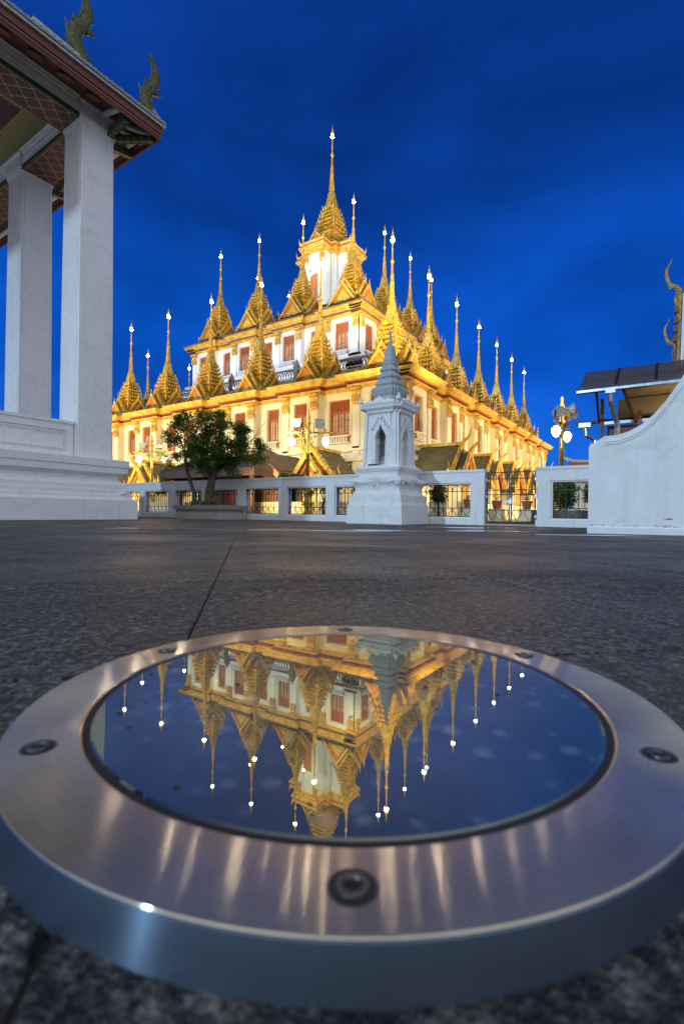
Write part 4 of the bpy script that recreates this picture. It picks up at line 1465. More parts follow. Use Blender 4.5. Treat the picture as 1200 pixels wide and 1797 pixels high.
def strut(p0, p1, w=.13):
    m = MB(); m.bar(p0, p1, w, w * 1.1, 0)
    st = m.build('bracket', 'green', hall)
    p0, p1 = Vector(p0), Vector(p1)
    f = MB()
    n = 5
    t = (p1 - p0).normalized(); a = t.cross(Vector((0, 0, 1))).normalized(); b2 = a.cross(t)
    for k in range(n):
        c = p0.lerp(p1, (k + .5) / n)
        for (off, u, v) in ((b2 * (-w * .56), t, a), (a * (w * .51), t, b2), (a * (-w * .51), t, b2)):
            for q in range(6):
                an = q * pi / 3
                pc = c + off + (u * cos(an) + v * sin(an)) * .026
                f.add([tuple(pc + u * .011), tuple(pc + v * .011), tuple(pc - u * .011), tuple(pc - v * .011)], [(0, 1, 2, 3)])
    stuff(f.build('gilt_flowers', 'gold_trim', st))


strut((6.7, 11.6, 9.56), (6.7, 10.88, 9.66), .15)
strut((6.86, 11.55, 9.52), (7.45, 10.92, 9.62), .13)
strut((6.88, 11.9, 9.50), (7.46, 11.9, 9.62), .13)
strut((6.88, 15.1, 9.50), (7.46, 15.1, 9.62), .13)
mb = MB()
for p, q in (((6.95, 11.52, 9.80), (7.42, 11.35, 9.69)), ((7.30, 11.0, 9.72), (7.30, 11.8, 9.72)), ((6.5, 11.5, 9.86), (6.5, 10.85, 9.72)), ((7.30, 12.1, 9.72), (7.30, 20, 9.72)), ((6.95, 11.3, 9.80), (7.4, 10.95, 9.69))):
    mb.bar(p, q, .10, .07)
mb.build('rafter', 'white_streak', hall)
# roof slab and eave tiles
mb = MB()
mb.add([(-6, EB - .04, EZ + .31), (EA + .06, EB - .04, EZ + .31), (EA + .06, 22, EZ + .31), (-6, 22, EZ + .31), (-6, 16.4, 14.6), (4.6, 16.4, 14.6), (4.6, 16.6, 14.6), (-6, 16.6, 14.6)],
       [(0, 1, 5, 4), (1, 2, 6, 5), (2, 3, 7, 6)])
roof = mb.build('roof', 'eave_tile', hall)
mb = MB(); mb.box(-6, EA + .07, EB - .09, EB - .001, EZ + .302, EZ + .36); mb.box(EA + .001, EA + .07, EB, 22, EZ + .302, EZ + .36)
mb.build('eave_strip', 'eave_tile', hall)
tm = MB(); tm.T = Matrix.Rotation(0.62, 4, 'X')
tm.loft([[(r * cos(pi * j / 7 - 0.0), y, r * sin(pi * j / 7)) for j in range(8)] for y, r in ((-.02, .06), (.20, .06), (.205, .053), (.42, .05))], 0)
tile_me = tm.mesh('roof_tile', 'eave_tile')
k = 0
x = EA
while x > 2.6:
    o = obj('roof_tile', tile_me, roof, (x, EB - .10, EZ + .375 + random.uniform(-.006, .006)))
    x -= .125; k += 1
tm2 = MB(); tm2.T = Matrix.Rotation(pi / 2, 4, 'Z') @ Matrix.Rotation(0.62, 4, 'X')
tm2.loft([[(r * cos(pi * j / 7), y, r * sin(pi * j / 7)) for j in range(8)] for y, r in ((-.02, .06), (.20, .06), (.205, .053), (.42, .05))], 0)
tile2 = tm2.mesh('roof_tile', 'eave_tile')
y = EB
while y < 16:
    obj('roof_tile', tile2, roof, (EA + .10, y, EZ + .375 + random.uniform(-.006, .006)))
    y += .125


def hook_finial(parent, base, sc_=1.0, along=(1, 0)):
    """upswept flame-backed finial in glass mosaic; profile lies in the vertical plane 'along'"""
    P = [(0.04, -0.02), (-.06, .14), (-.16, .30), (-.20, .50), (-.13, .68), (-.02, .84), (.05, 1.0), (.08, 1.16), (.05, 1.32), (-.02, 1.46), (-.10, 1.58)]
    R = [.19, .185, .17, .155, .145, .13, .12, .10, .075, .045, .008]
    # front and back edge of a thick leaf-like body
    m = MB()
    n = len(P)
    ax = Vector((along[0], along[1], 0)); side = Vector((-along[1], along[0], 0))
    rings = []
    for i in range(n):
        t = Vector((P[min(i + 1, n - 1)][0] - P[max(i - 1, 0)][0], P[min(i + 1, n - 1)][1] - P[max(i - 1, 0)][1]))
        t.normalize(); nr = Vector((-t.y, t.x)) * -1
        r = R[i]
        c = Vector(P[i])
        ring_ = []
        for j in range(10):
            an = 2 * pi * j / 10
            u = cos(an) * r; w = sin(an) * r * .38
            q = c + nr * u
            ring_.append(tuple((ax * q.x + side * w + Vector((0, 0, q.y))) * sc_))
        rings.append(ring_)
    m.loft(rings)
    # flame spikes on the back (left) edge and a beak on the front
    for i in range(2, n - 1):
        t = Vector((P[min(i + 1, n - 1)][0] - P[max(i - 1, 0)][0], P[min(i + 1, n - 1)][1] - P[max(i - 1, 0)][1])).normalized()
        nr = Vector((t.y, -t.x))
        for sgn, ln in ((-1, 1.0),):
            c = Vector(P[i]) + nr * (sgn * R[i] * .9)
            tip = c + nr * (sgn * .07 * ln) + t * .15
            b0 = c - t * .06; b1 = c + t * .05
            vs = []
            for w in (-.035, .035):
                for q in (b0, b1, tip):
                    vs.append(tuple((ax * q.x + side * w * (0.2 if q is tip else 1) + Vector((0, 0, q.y))) * sc_))
            m.add(vs, [(0, 1, 2), (5, 4, 3), (0, 3, 4, 1), (1, 4, 5, 2), (2, 5, 3, 0)])
    c = Vector((.10, .72))
    m.tube([tuple((ax * q[0] + Vector((0, 0, q[1]))) * sc_) for q in ((.02, .70), (.12, .73), (.19, .76), (.20, .83))], [.06 * sc_, .05 * sc_, .03 * sc_, .006], 6)
    o = m.build('finial', 'mosaic', parent)
    o.location = base
    return o


hook_finial(hall, (7.42, EB + .12, EZ + .42), 1.05)
hook_finial(hall, (5.68, EB + .12, EZ + .50), 1.1)
mb = MB()
mb.prism([(4.6, EZ + .40), (7.66, EZ + .40), (7.60, EZ + .46), (6.9, EZ + .52), (5.9, EZ + .56), (5.6, EZ + .62), (4.6, EZ + .66)], EB + .05, EB + .22)
mb.build('ridge_coping', 'eave_tile', hall)

# ------------------------------------------------------------------ low boundary wall with iron grilles
FA0, FA1, FH = 10.40, 10.62, 1.20
wall = thing('boundary_wall', 'low white wall with framed openings and iron grilles across the court', 'wall')
ops = [(12.49 + 1.655 * 1, 1.30), (12.49, 1.28), (10.84, 1.30), (9.19, 1.30), (7.54, 1.30), (5.89, 1.30), (3.62, 1.30)]
OPN = [(15.82, 17.12), (14.14, 15.44), (12.48, 13.78), (10.85, 12.15), (9.20, 10.50), (7.55, 8.85), (5.90, 7.20), (3.62, 4.92)]
OPR = [(0.55, 1.93), (-1.15, 0.20)]
OZ0, OZ1 = .17, .90


def fence_run(b0, b1, opn):
    xs = sorted(opn)
    m = MB()
    m.box(FA0, FA1, b0, b1, .0, OZ0 - .03)
    m.box(FA0, FA1, b0, b1, OZ1 + .03, FH - .04)
    m.build('rail', 'white', wall)
    m = MB(); m.box(FA0 - .02, FA1 + .02, b0, b1, FH - .04, FH + .015)
    m.build('coping', 'white', wall)
    cur = b0
    for (p, q) in xs + [(b1, None)]:
        if p - .03 > cur + .01:
            m = MB(); m.box(FA0, FA1, cur, p - .03, OZ0 - .03, OZ1 + .03); m.build('pier', 'white', wall)
        if q is None: break
        cur = q + .03
        # sunk inner frame
        m = MB()
        m.box(FA0 + .03, FA1 - .03, p - .03, q + .03, OZ0 - .03, OZ0); m.box(FA0 + .03, FA1 - .03, p - .03, q + .03, OZ1, OZ1 + .03)
        m.box(FA0 + .03, FA1 - .03, p - .03, p, OZ0, OZ1); m.box(FA0 + .03, FA1 - .03, q, q + .03, OZ0, OZ1)
        m.build('opening_frame', 'white', wall)
        grille(p, q, OZ0, OZ1, wall)


bar_cache = {}


def vbar(h):
    k = round(h, 3)
    if k not in bar_cache:
        m = MB(); m.box(-.006, .006, -.006, .006, 0, h); bar_cache[k] = m.mesh('bar', 'iron')
    return bar_cache[k]


def vase_mesh(w, h):
    """bulb-shaped scroll between two bars, and a pointed arch above"""
    m = MB()
    for s in (-1, 1):
        pts = [(0, s * w * .12, 0), (0, s * w * .12, h * .35), (0, s * w * .40, h * .60), (0, s * w * .44, h * .82), (0, s * w * .30, h)]
        for a, b in zip(pts[:-1], pts[1:]): m.bar(a, b, .011, .011)
    return m.mesh('scroll', 'iron')


def arch_mesh(w, h):
    m = MB()
    for s in (-1, 1):
        pts = [(0, s * w * .47, 0), (0, s * w * .44, h * .45), (0, s * w * .22, h * .8), (0, 0, h)]
        for a, b in zip(pts[:-1], pts[1:]): m.bar(a, b, .011, .011)
    return m.mesh('arch', 'iron')


def grille(p, q, z0, z1, parent, name='grille', n=6):
    A = (FA0 + FA1) / 2 - .03
    w = (q - p) / n
    m = MB()
    for z in (z0 + .015, z0 + .20, z1 - .16, z1 - .02):
        m.box(A - .009, A + .009, p + .01, q - .01, z - .008, z + .008)
    g = m.build(name, 'iron', parent)
    sm_, am = vase_mesh(w, .17), arch_mesh(w, .13)
    for k in range(n + 1):
        y = p + .012 + k * (q - p - .024) / n
        obj('bar', vbar(z1 - z0 - .0), g, (A + .0175, y, z0))
        if k < n:
            yc = p + (k + .5) * w
            obj('bar', vbar(z1 - z0 - .20 - .02), g, (A + .0175, yc, z0 + .19))
            obj('scroll', sm_, g, (A, yc, z0 + .02)); obj('arch', am, g, (A, yc, z1 - .155))
    # hinge blocks at the jamb
    hb = MB()
    for z in (z0 + .05, z1 - .06):
        hb.box(A - .02, A + .02, q - .02, q + .03, z - .02, z + .02)
    hb.build('hinge', 'iron', g)
    return g


fence_run(3.30, 22.0, OPN)
fence_run(-3.2, 2.25, OPR)
# two-leaf gate
gate = thing('iron_gate', 'two-leaf wrought iron gate standing closed between the wall ends', 'gate')
GZ0, GZ1 = .05, 1.16
for (p, q) in ((2.27, 2.77), (2.79, 3.28)):
    A = (FA0 + FA1) / 2
    m = MB()
    for z in (GZ0 + .02, GZ0 + .28, .66, .76, GZ1 - .16, GZ1 - .02):
        m.box(A - .01, A + .01, p, q, z - .009, z + .009)
    m.box(A - .014, A + .014, p, p + .022, GZ0, GZ1); m.box(A - .014, A + .014, q - .022, q, GZ0, GZ1)
    lf = m.build('gate_leaf', 'iron', gate)
    n = 4; w = (q - p) / n
    sm_, am = vase_mesh(w * 1.3, .24), arch_mesh(w * 1.6, .12)
    for k in range(n):
        yc = p + (k + .5) * w
        obj('bar', vbar(GZ1 - GZ0 - .29), lf, (A + .018, yc, GZ0 + .28))
        if k % 2 == 0:
            obj('scroll', vase_mesh(w * 1.7, .25), lf, (A, yc + w / 2, GZ0 + .03))
            obj('arch', am, lf, (A, yc + w / 2, GZ1 - .145))
m = MB()
m.box(FA0 + .05, FA0 + .08, 2.68, 2.90, .50, .53); m.box(FA0 + .03, FA0 + .09, 2.74, 2.78, .46, .58)
m.build('latch', 'galv', gate)
for y in (2.262, 3.288):
    for z in (.20, .62, .98):
        m = MB(); m.box(FA0 + .07, FA0 + .13, y - .02, y + .02, z - .03, z + .03); m.build('hinge', 'galv', gate)
m = MB(); m.box(FA0 - .02, FA1 + .02, 2.26, 3.29, 0, .035); structure(m.build('gate_sill', 'planter'))

# ------------------------------------------------------------------ boundary-stone shrine
shr = thing('stone_shrine', 'blue-white stone shrine with a stepped spire and pointed niches in front of the wall', 'shrine', (9.66, 5.24, 0))
K = .68 / 145
def pw(px): return K * px * 1.0
mb = MB()
mb.stack(sq, [(0, .685), (.40, .668), (.43, .655), (.47, .64), (.62, .632), (.64, .60)])
mb.build('base', 'white', shr)
mb = MB()
mb.stack(sq, [(.64, .60), (.66, .575), (.74, .545), (.82, .555), (.88, .60), (.93, .625), (.98, .61), (1.0, .54), (1.02, .50), (1.06, .47)])
mb.stack(sq, [(1.06, .47), (1.13, .49), (1.15, .53), (1.20, .56), (1.23, .56), (1.24, .52), (1.27, .50)])
sb = mb.build('pedestal', 'white', shr)
# relief scroll on each pedestal face and dentils
for i in range(4):
    mb = MB(); mb.T = Rz(i)
    y = -.565
    for s in (-1, 1):
        mb.tube([(s * .0, y - .02, .90), (s * .10, y - .045, .93), (s * .20, y - .04, .90), (s * .34, y - .055, .90), (s * .48, y - .065, .93), (s * .54, y - .06, .85), (s * .47, y - .03, .80)], [.02, .022, .02, .018, .018, .016, .01], 5)
        mb.tube([(0, y - .02, .90), (s * .06, y - .01, .80), (s * .02, y + .01, .72)], [.018, .016, .006], 5)
        mb.tube([(0, y - .05, .95), (s * .08, y - .06, .985), (s * .16, y - .06, .96)], [.016, .014, .006], 5)
        mb.tube([(s * .0, y - .05, .97), (s * .05, y - .05, 1.03), (s * .0, y - .05, 1.05)], [.014, .012, .006], 5)
    mb.build('relief', 'white', sb)
    mb = MB(); mb.T = Rz(i)
    for k in range(15):
        x = (k - 7) * .064
        mb.box(x - .018, x + .018, -.535, -.50, 1.145, 1.19)
    stuff(mb.build('dentils', 'white', sb))
# body: four corner piers round the hollow cell, arched faces
bz0, bz1 = 1.27, 2.42
h0, h1 = .445, .415
mb = MB()
for sx in (-1, 1):
    for sy in (-1, 1):
        rings = []
        for z, h in ((bz0, h0 + .03), (bz0 + .05, h0 + .02), (bz0 + .08, h0), (bz1, h1)):
            i0 = .20; s = .045
            q = [(i0, i0), (h - 2 * s, i0), (h - 2 * s, i0), (h - s * 1.0, i0), (h - s * 1.0, h - 2 * s), (h, h - 2 * s), (h, h - s), (h - s, h - s), (h - s, h), (h - 2 * s, h), (h - 2 * s, h - s), (i0, h - s)]
            q = [(a * sx, b * sy) for a, b in q]
            if sx * sy < 0: q.reverse()
            rings.append([(a, b, z) for a, b in q])
        mb.loft(rings)
mb.build('corner_pier', 'white', shr)
arch_pts = [(.115, bz0), (.115, 1.80), (.135, 1.88), (.115, 1.95), (.08, 2.03), (.055, 2.06), (.02, 2.16), (0, 2.22)]
for i in range(4):
    mb = MB(); mb.T = Rz(i)
    ya, yb = -.395, -.30
    for s in (-1, 1):
        pts = [(s * x, z) for x, z in arch_pts]
        for (x0, z0), (x1, z1) in zip(pts[:-1], pts[1:]):
            mb.add([(x0, ya, z0), (s * .24, ya, z0), (s * .24, ya, z1), (x1, ya, z1)], [(0, 1, 2, 3)])
            mb.add([(x0, ya, z0), (x0, yb, z0), (x1, yb, z1), (x1, ya, z1)], [(0, 1, 2, 3)])
            # raised beaded border
            a, b = Vector((x0 * 1.12, ya - .008, z0)), Vector((x1 * 1.12 + (s * .006), ya - .008, z1))
            if (b - a).length > .005: mb.bar(a, b, .02, .022)
        mb.add([(0, ya, 2.22), (s * .24, ya, 2.22), (s * .24, ya, bz1), (0, ya, bz1)], [(0, 1, 2, 3)])
        for q in range(4):
            mb.tube([(s * (.02 + .045 * q), ya - .01, 2.30 - q * .07), (s * (.06 + .045 * q), ya - .025, 2.34 - q * .07), (s * (.085 + .045 * q), ya - .012, 2.27 - q * .07)], [.016, .018, .006], 5)
    mb.tube([(0, ya - .01, 2.26), (0, ya - .03, 2.32), (0, ya - .01, 2.39)], [.02, .02, .005], 5)
    mb.build('niche', 'white', shr)
mb = MB(); mb.box(-.20, .20, -.20, .20, bz0, bz0 + .06); mb.stack(sq, [(bz0 + .06, .15), (bz0 + .12, .17), (bz0 + .16, .12), (bz0 + .22, .15)])
mb.box(-.3, .3, -.3, .3, bz1 - .04, bz1 - .001)
mb.build('cell', 'white', shr)
mb = MB(); mb.box(-.475, -.455, -.115, .115, bz0 - .06, bz0 + .04)
pl_ = mb.build('plaque', 'bronze', shr)
pl_.location = (0, .15, 0)
# cornice and leaf antefixes
mb = MB()
mb.stack(redent, [(bz1, .42), (bz1 + .03, .44), (bz1 + .06, .44), (bz1 + .09, .475), (bz1 + .16, .50), (bz1 + .20, .52), (bz1 + .25, .52), (bz1 + .25, .40)])
crn = mb.build('cornice', 'white', shr)
for i in range(4):
    mb = MB(); mb.T = Rz(i)
    for k in range(17):
        x = (k - 8) * .056
        mb.box(x - .016, x + .016, -.505, -.47, bz1 + .10, bz1 + .155)
    stuff(mb.build('dentils', 'white', crn))
    mb = MB(); mb.T = Rz(i)
    for (x, w, h) in ((0, .16, .12), (-.22, .07, .06), (.22, .07, .06)):
        mb.prism([(x - w, bz1 + .25), (x + w, bz1 + .25), (x + w * .55, bz1 + .25 + h * .5), (x + w * .2, bz1 + .25 + h * .6), (x, bz1 + .25 + h), (x - w * .2, bz1 + .25 + h * .6), (x - w * .55, bz1 + .25 + h * .5)], -.50, -.44)
    mb.cone4(.465, -.465, bz1 + .25, .05, .15, 0, (.02, -.02))
    mb.build('antefix', 'white', crn)
mb = MB()
zs = bz1 + .25
mb.stack(redent, [(zs, .33), (zs + .08, .29), (zs + .16, .28), (zs + .20, .31), (zs + .27, .335), (zs + .30, .345), (zs + .35, .345), (zs + .37, .25),
                  (zs + .40, .24), (zs + .44, .27), (zs + .50, .265), (zs + .54, .21), (zs + .57, .205), (zs + .60, .235), (zs + .66, .225), (zs + .70, .17),
                  (zs + .73, .165), (zs + .76, .195), (zs + .81, .185), (zs + .85, .145), (zs + .88, .15), (zs + .91, .165), (zs + .95, .15)])
mb.stack(redent, [(zs + .95, .115), (zs + .99, .13), (zs + 1.05, .115), (zs + 1.28, .085), (zs + 1.34, .06)])
mb.lathe([(zs + 1.34, .05), (zs + 1.36, .055), (zs + 1.40, .045), (zs + 1.42, .05), (zs + 1.46, .037), (zs + 1.48, .042), (zs + 1.54, .026), (zs + 1.56, .032), (zs + 1.60, .02), (zs + 1.63, .034), (zs + 1.67, .03), (zs + 1.70, .012), (zs + 1.76, .003)], 10)
mb.build('spire', plaster('weathered_grey_limewash', (0.40, 0.42, 0.44), 5.0), shr)
# leaf-shaped stone kept inside
mb = MB()
mb.prism([(-.055, 0), (.055, 0), (.075, .08), (.055, .18), (.09, .28), (.095, .38), (.05, .50), (0, .60), (-.05, .50), (-.095, .38), (-.09, .28), (-.055, .18), (-.075, .08)], -.035, .035)
lf = tag(mb.build('leaf_stone', 'bronze'), 'dark leaf-shaped stone standing inside the niche of the stone shrine', 'stone')
lf.location = (9.66, 5.24, bz0 + .22); lf.rotation_euler = (0, 0, -pi / 4)

# ------------------------------------------------------------------ curved stair wall on the right
mb = MB()
WT = .36
curve = [(.83, 1.09), (.81, 1.13), (.78, 1.13), (.72, 1.17), (.66, 1.21), (.52, 1.215), (.40, 1.25), (.28, 1.315), (.16, 1.42), (.04, 1.57), (-.08, 1.76), (-.20, 1.98), (-.34, 2.24), (-.60, 2.7), (-1.0, 3.2)]
pts = [(b, z) for b, z in curve]
out = [(.83, -.05)] + pts + [(-1.0, -.05)]
vs = [(6.72, b, z) for b, z in out] + [(6.72 + WT, b, z) for b, z in out]
n = len(out)
mb.add(vs, [tuple(range(n)), tuple(reversed(range(n, 2 * n)))] + [(j, (j + 1) % n, (j + 1) % n + n, j + n) for j in range(n)])
sw = mb.build('stair_wall', 'white')
tag(sw, 'pale blue-white wall with a swept-up curved top at the right edge', 'wall')
mb = MB()
cc = curve[4:]
for (b0, z0), (b1, z1) in zip(cc[:-1], cc[1:]):
    for dz in (.07, .10):
        mb.bar((6.715, b0, z0 - dz), (6.715, b1, z1 - dz), .018, .014)
mb.build('moulding', 'white', sw)
mb = MB(); mb.box(6.69, 6.719, -1.0, .835, -.02, .09)
mb.build('skirting', 'white', sw)

# flaked paint near the foot of the stair wall
mb = MB()
rnd = random.Random(8)
for k in range(46):
    b = rnd.choice([rnd.uniform(.55, .82), rnd.uniform(.1, .5), rnd.uniform(-.15, .35)]); z = .115 + rnd.uniform(-.008, .012)
    w, h = rnd.uniform(.004, .018), rnd.uniform(.002, .006)
    mb.add([(6.7185, b - w, z), (6.7185, b + w, z - h * .3), (6.7185, b + w * .6, z + h), (6.7185, b - w * .7, z + h * .8)], [(0, 1, 2, 3)])
mb.add([(6.7185, .05, .20), (6.7185, -.03, .196), (6.7185, -.05, .21), (6.7185, .0, .215)], [(0, 1, 2, 3)])
stuff(mb.build('paint_flakes', 'grey_stone', sw))

# ------------------------------------------------------------------ canopy behind the stair wall
cn = thing('canopy', 'smoked polycarbonate canopy with steel gutter and downpipes behind the curved wall', 'canopy')
CA = 11.5
mb = MB()
mb.prism([(0, 0), (.13, .10), (.14, .10), (.14, -.02), (.10, -.06), (.0, -.05)], -2.2, 1.66)
gt = mb.mesh('gutter', 'galv')
g = obj('gutter', gt, cn, (CA - .10, 0, 2.90))
# curved roof sheets
nb = 7
def cpt(k, n=nb, r=.0):
    u = k / n
    an = u * 1.15
    return (CA + 1.35 * sin(an) * 1.0, 2.98 + .62 * (sin(u * pi / 2)) + r)
for (y0, y1) in ((.95, 1.56), (.25, .91), (-.5, .21), (-1.3, -.54), (-2.1, -1.34)):
    mb = MB()
    rings = []
    for k in range(nb + 1):
        x, z = cpt(k)
        rings.append([(x, y0, z), (x, y1, z), (x, y1, z + .012), (x, y0, z + .012)])
    mb.loft(rings)
    mb.build('roof_sheet', 'poly', cn)
for y in (1.58, .93, .23, -.52, -1.32):
    mb = MB()
    for k in range(nb):
        mb.bar((cpt(k)[0], y, cpt(k)[1] + .0), (cpt(k + 1)[0], y, cpt(k + 1)[1]), .05, .05)
    mb.build('rib', 'galv' if y == 1.58 else 'iron', cn)
mb = MB(); mb.box(CA + .38, CA + .44, -2.1, 1.56, 3.17, 3.22); mb.build('purlin', 'iron', cn)
mb = MB(); mb.box(CA + 1.2, CA + 1.3, -2.1, 1.3, 2.35, 2.47); mb.build('back_beam', 'galv', cn)
for y, off in ((1.02, 0), ):
    mb = MB()
    mb.box(CA - .12, CA + .02, y - .09, y + .09, 2.78, 2.86)
    mb.tube([(CA - .04, y, 2.80), (CA - .04, y, 2.62), (CA + .02, y - .03, 2.50), (CA + .16, y - .10, 2.22), (CA + .18, y - .12, 2.10), (CA + .18, y - .12, 0)], .052, 12)
    mb.build('downpipe', 'galv', cn)
mb = MB()
mb.tube([(CA + 1.0, 1.62, 2.30), (CA + 1.0, 1.60, 2.1), (CA + 1.1, 1.42, 1.98), (CA + 1.1, 1.40, 0)], .05, 10); mb.box(CA + .9, CA + 1.1, 1.5, 1.75, 2.28, 2.38)
mb.build('downpipe', 'galv', cn)
mb = MB(); mb.bar((CA + .1, 1.30, 2.86), (CA + 1.2, 1.36, 2.42), .05, .05); mb.bar((CA + 1.2, 1.30, 2.95), (CA + 1.2, 1.30, 0), .07, .07)
mb.bar((CA + .02, .80, 2.86), (CA + 1.2, .62, 2.35), .05, .06); mb.bar((CA + 1.18, .56, 2.6), (CA + 1.18, .56, 0), .08, .08)
mb.build('post', 'brown_wood', cn)
# screen wall and lean-to under the canopy
su = thing('kiosk', 'small brown-panelled kiosk tucked under the canopy', 'kiosk')
mb = MB(); mb.box(CA + 1.5, CA + 3.2, -2.1, 1.22, 0, 2.36); mb.build('wall', 'brown_wood', su)
mb = MB()
for k in range(9): mb.box(CA + .42, CA + 2.6, -2.1 + k * .33, -2.1 + k * .33 + .326, 2.98 - .004 * (k % 2), 3.0)
awn = mb.build('ceiling_boards', pmat('ochre_fibre_sheet', (0.40, 0.30, 0.12), .5, var=.3, nscale=4, stretch=(1, 5, 1)), cn)
mb = MB(); mb.box(CA + 1.44, CA + 1.49, -2.1, 1.0, 2.44, 2.95); mb.build('fascia_board', pmat('fawn_board', (0.30, 0.24, 0.13), .6), cn)
mb = MB(); mb.box(CA + 1.47, CA + 1.499, .62, 1.1, .2, 2.3); mb.build('door', 'redboard', su)
mb = MB(); mb.box(CA + 1.46, CA + 1.498, -1.9, .45, 1.2, 2.2); mb.build('shutter', 'planter', su)
mb = MB(); mb.add([(CA + 1.2, -2.2, 2.42), (CA + 1.2, 1.9, 2.42), (CA + 3.4, 1.9, 2.75), (CA + 3.4, -2.2, 2.75), (CA + 1.2, -2.2, 2.47), (CA + 1.2, 1.9, 2.47), (CA + 3.4, 1.9, 2.80), (CA + 3.4, -2.2, 2.80)],
                  [(0, 1, 2, 3), (7, 6, 5, 4), (0, 4, 5, 1), (1, 5, 6, 2), (2, 6, 7, 3), (3, 7, 4, 0)]); mb.build('roof', 'brown_wood', su)


# ------------------------------------------------------------------ steep gabled roofs far right
def chofa(parent, base, s=1.0, d=(0, 1), mat='gold_dk'):
    """slender bird-like apex hook leaning along d"""
    m = MB()
    P = [(0, -.55), (.02, -.25), (.06, 0), (.10, .22), (.04, .42), (.12, .56), (.30, .66), (.36, .80), (.42, 1.05), (.40, 1.25), (.30, 1.42), (.27, 1.55)]
    R = [.07, .10, .11, .10, .085, .075, .065, .05, .045, .035, .02, .004]
    m.tube([(d[0] * x * s, d[1] * x * s, z * s) for x, z in P], [r * s for r in R], 8)
    m.tube([(d[0] * x * s, d[1] * x * s, z * s) for x, z in ((.22, .62), (.32, .56), (.34, .62))], [.03 * s, .025 * s, .004], 5)
    o = m.build('chofa', mat, parent); o.location = base
    return o


tr = thing('chapel_roof', 'steep chapel gable with red purlin ends and two gold hooks at the right edge', 'roof')
TA = 20.0
# verge seen almost edge-on; the chapel runs off to the right
mb = MB()
mb.add([(TA - .4, -.28, 8.1), (TA - .4, -3.5, 8.1), (TA - 2.2, -3.5, 4.9), (TA - 2.2, -.22, 4.9), (TA + .1, -.28, 8.1), (TA + .1, -3.5, 8.1), (TA + 2.2, -3.5, 4.9), (TA + 2.2, -.22, 4.9)],
       [(0, 1, 2, 3), (4, 7, 6, 5), (0, 4, 5, 1), (3, 2, 6, 7), (1, 5, 6, 2)])
mb.build('roof_slope', 'eave_tile', tr)
mb = MB()
for k, dx in enumerate((0, .10, .2)):
    mb.bar((TA - .45 - dx * .2, -.24 + dx * 1.0, 7.6), (TA - 2.2 - dx * .2, -.17 + dx * 1.0, 4.8), .07, .08, k % 2)
    mb.bar((TA + .1, -.24 + dx * .3, 8.15), (TA + 2.2, -.17 + dx * .4, 4.8), .06, .08, k % 2)
mb.build('bargeboard', ['gold_dk', 'white'], tr)
for z in (6.9, 6.5, 6.15, 5.8, 5.2, 4.95):
    mb = MB()
    xx = TA - .45 - (8.15 - z) / 3.35 * 1.75
    mb.box(xx - .08, xx + .08, -.02 + (8.15 - z) * .025, .10 + (8.15 - z) * .025, z - .1, z + .1)
    mb.build('purlin_end', 'redboard', tr)
mb = MB(); mb.box(TA - 2.0, TA + 2.0, -3.4, -.4, 0, 5.0); mb.build('wall', 'white', tr)
chofa(tr, (TA - .5, -.06, 7.3), 1.0, (0, 1))
chofa(tr, (TA - 1.25, .02, 5.3), .85, (0, 1))
tr.location = (0, -.22, 0)
sr = thing('gate_roof', 'far small pink-lit roof ridge with an upturned hook right of the lamp post', 'roof')
mb = MB()
mb.loft([[(26 - w, b, z), (26 + w, b, z), (26 + w, b, z + .12), (26 - w, b, z + .12)] for b, z, w in ((4.2, 3.0, .1), (3.9, 2.86, .12), (3.4, 2.80, .12), (1.5, 2.80, .12))])
mb.build('ridge', 'wall_cream', sr)
mb = MB(); mb.add([(25.9, 4.0, 2.84), (25.9, 1.5, 2.84), (24.7, 1.5, 2.2), (24.7, 4.1, 2.2)], [(0, 1, 2, 3)])
mb.add([(26.1, 4.0, 2.84), (26.1, 1.5, 2.84), (27.3, 1.5, 2.2), (27.3, 4.1, 2.2)], [(0, 1, 2, 3)]); mb.build('roof_slope', 'terracotta', sr)
mb = MB(); mb.box(25, 27, 1.6, 3.8, 0, 2.25); mb.build('wall', 'wall_cream', sr)
mb = MB(); mb.tube([(26, 4.1, 2.95), (26, 4.3, 3.1), (26, 4.36, 3.25), (26, 4.30, 3.42), (26, 4.34, 3.55)], [.07, .05, .04, .03, .008], 6); mb.build('finial', 'wall_cream', sr)


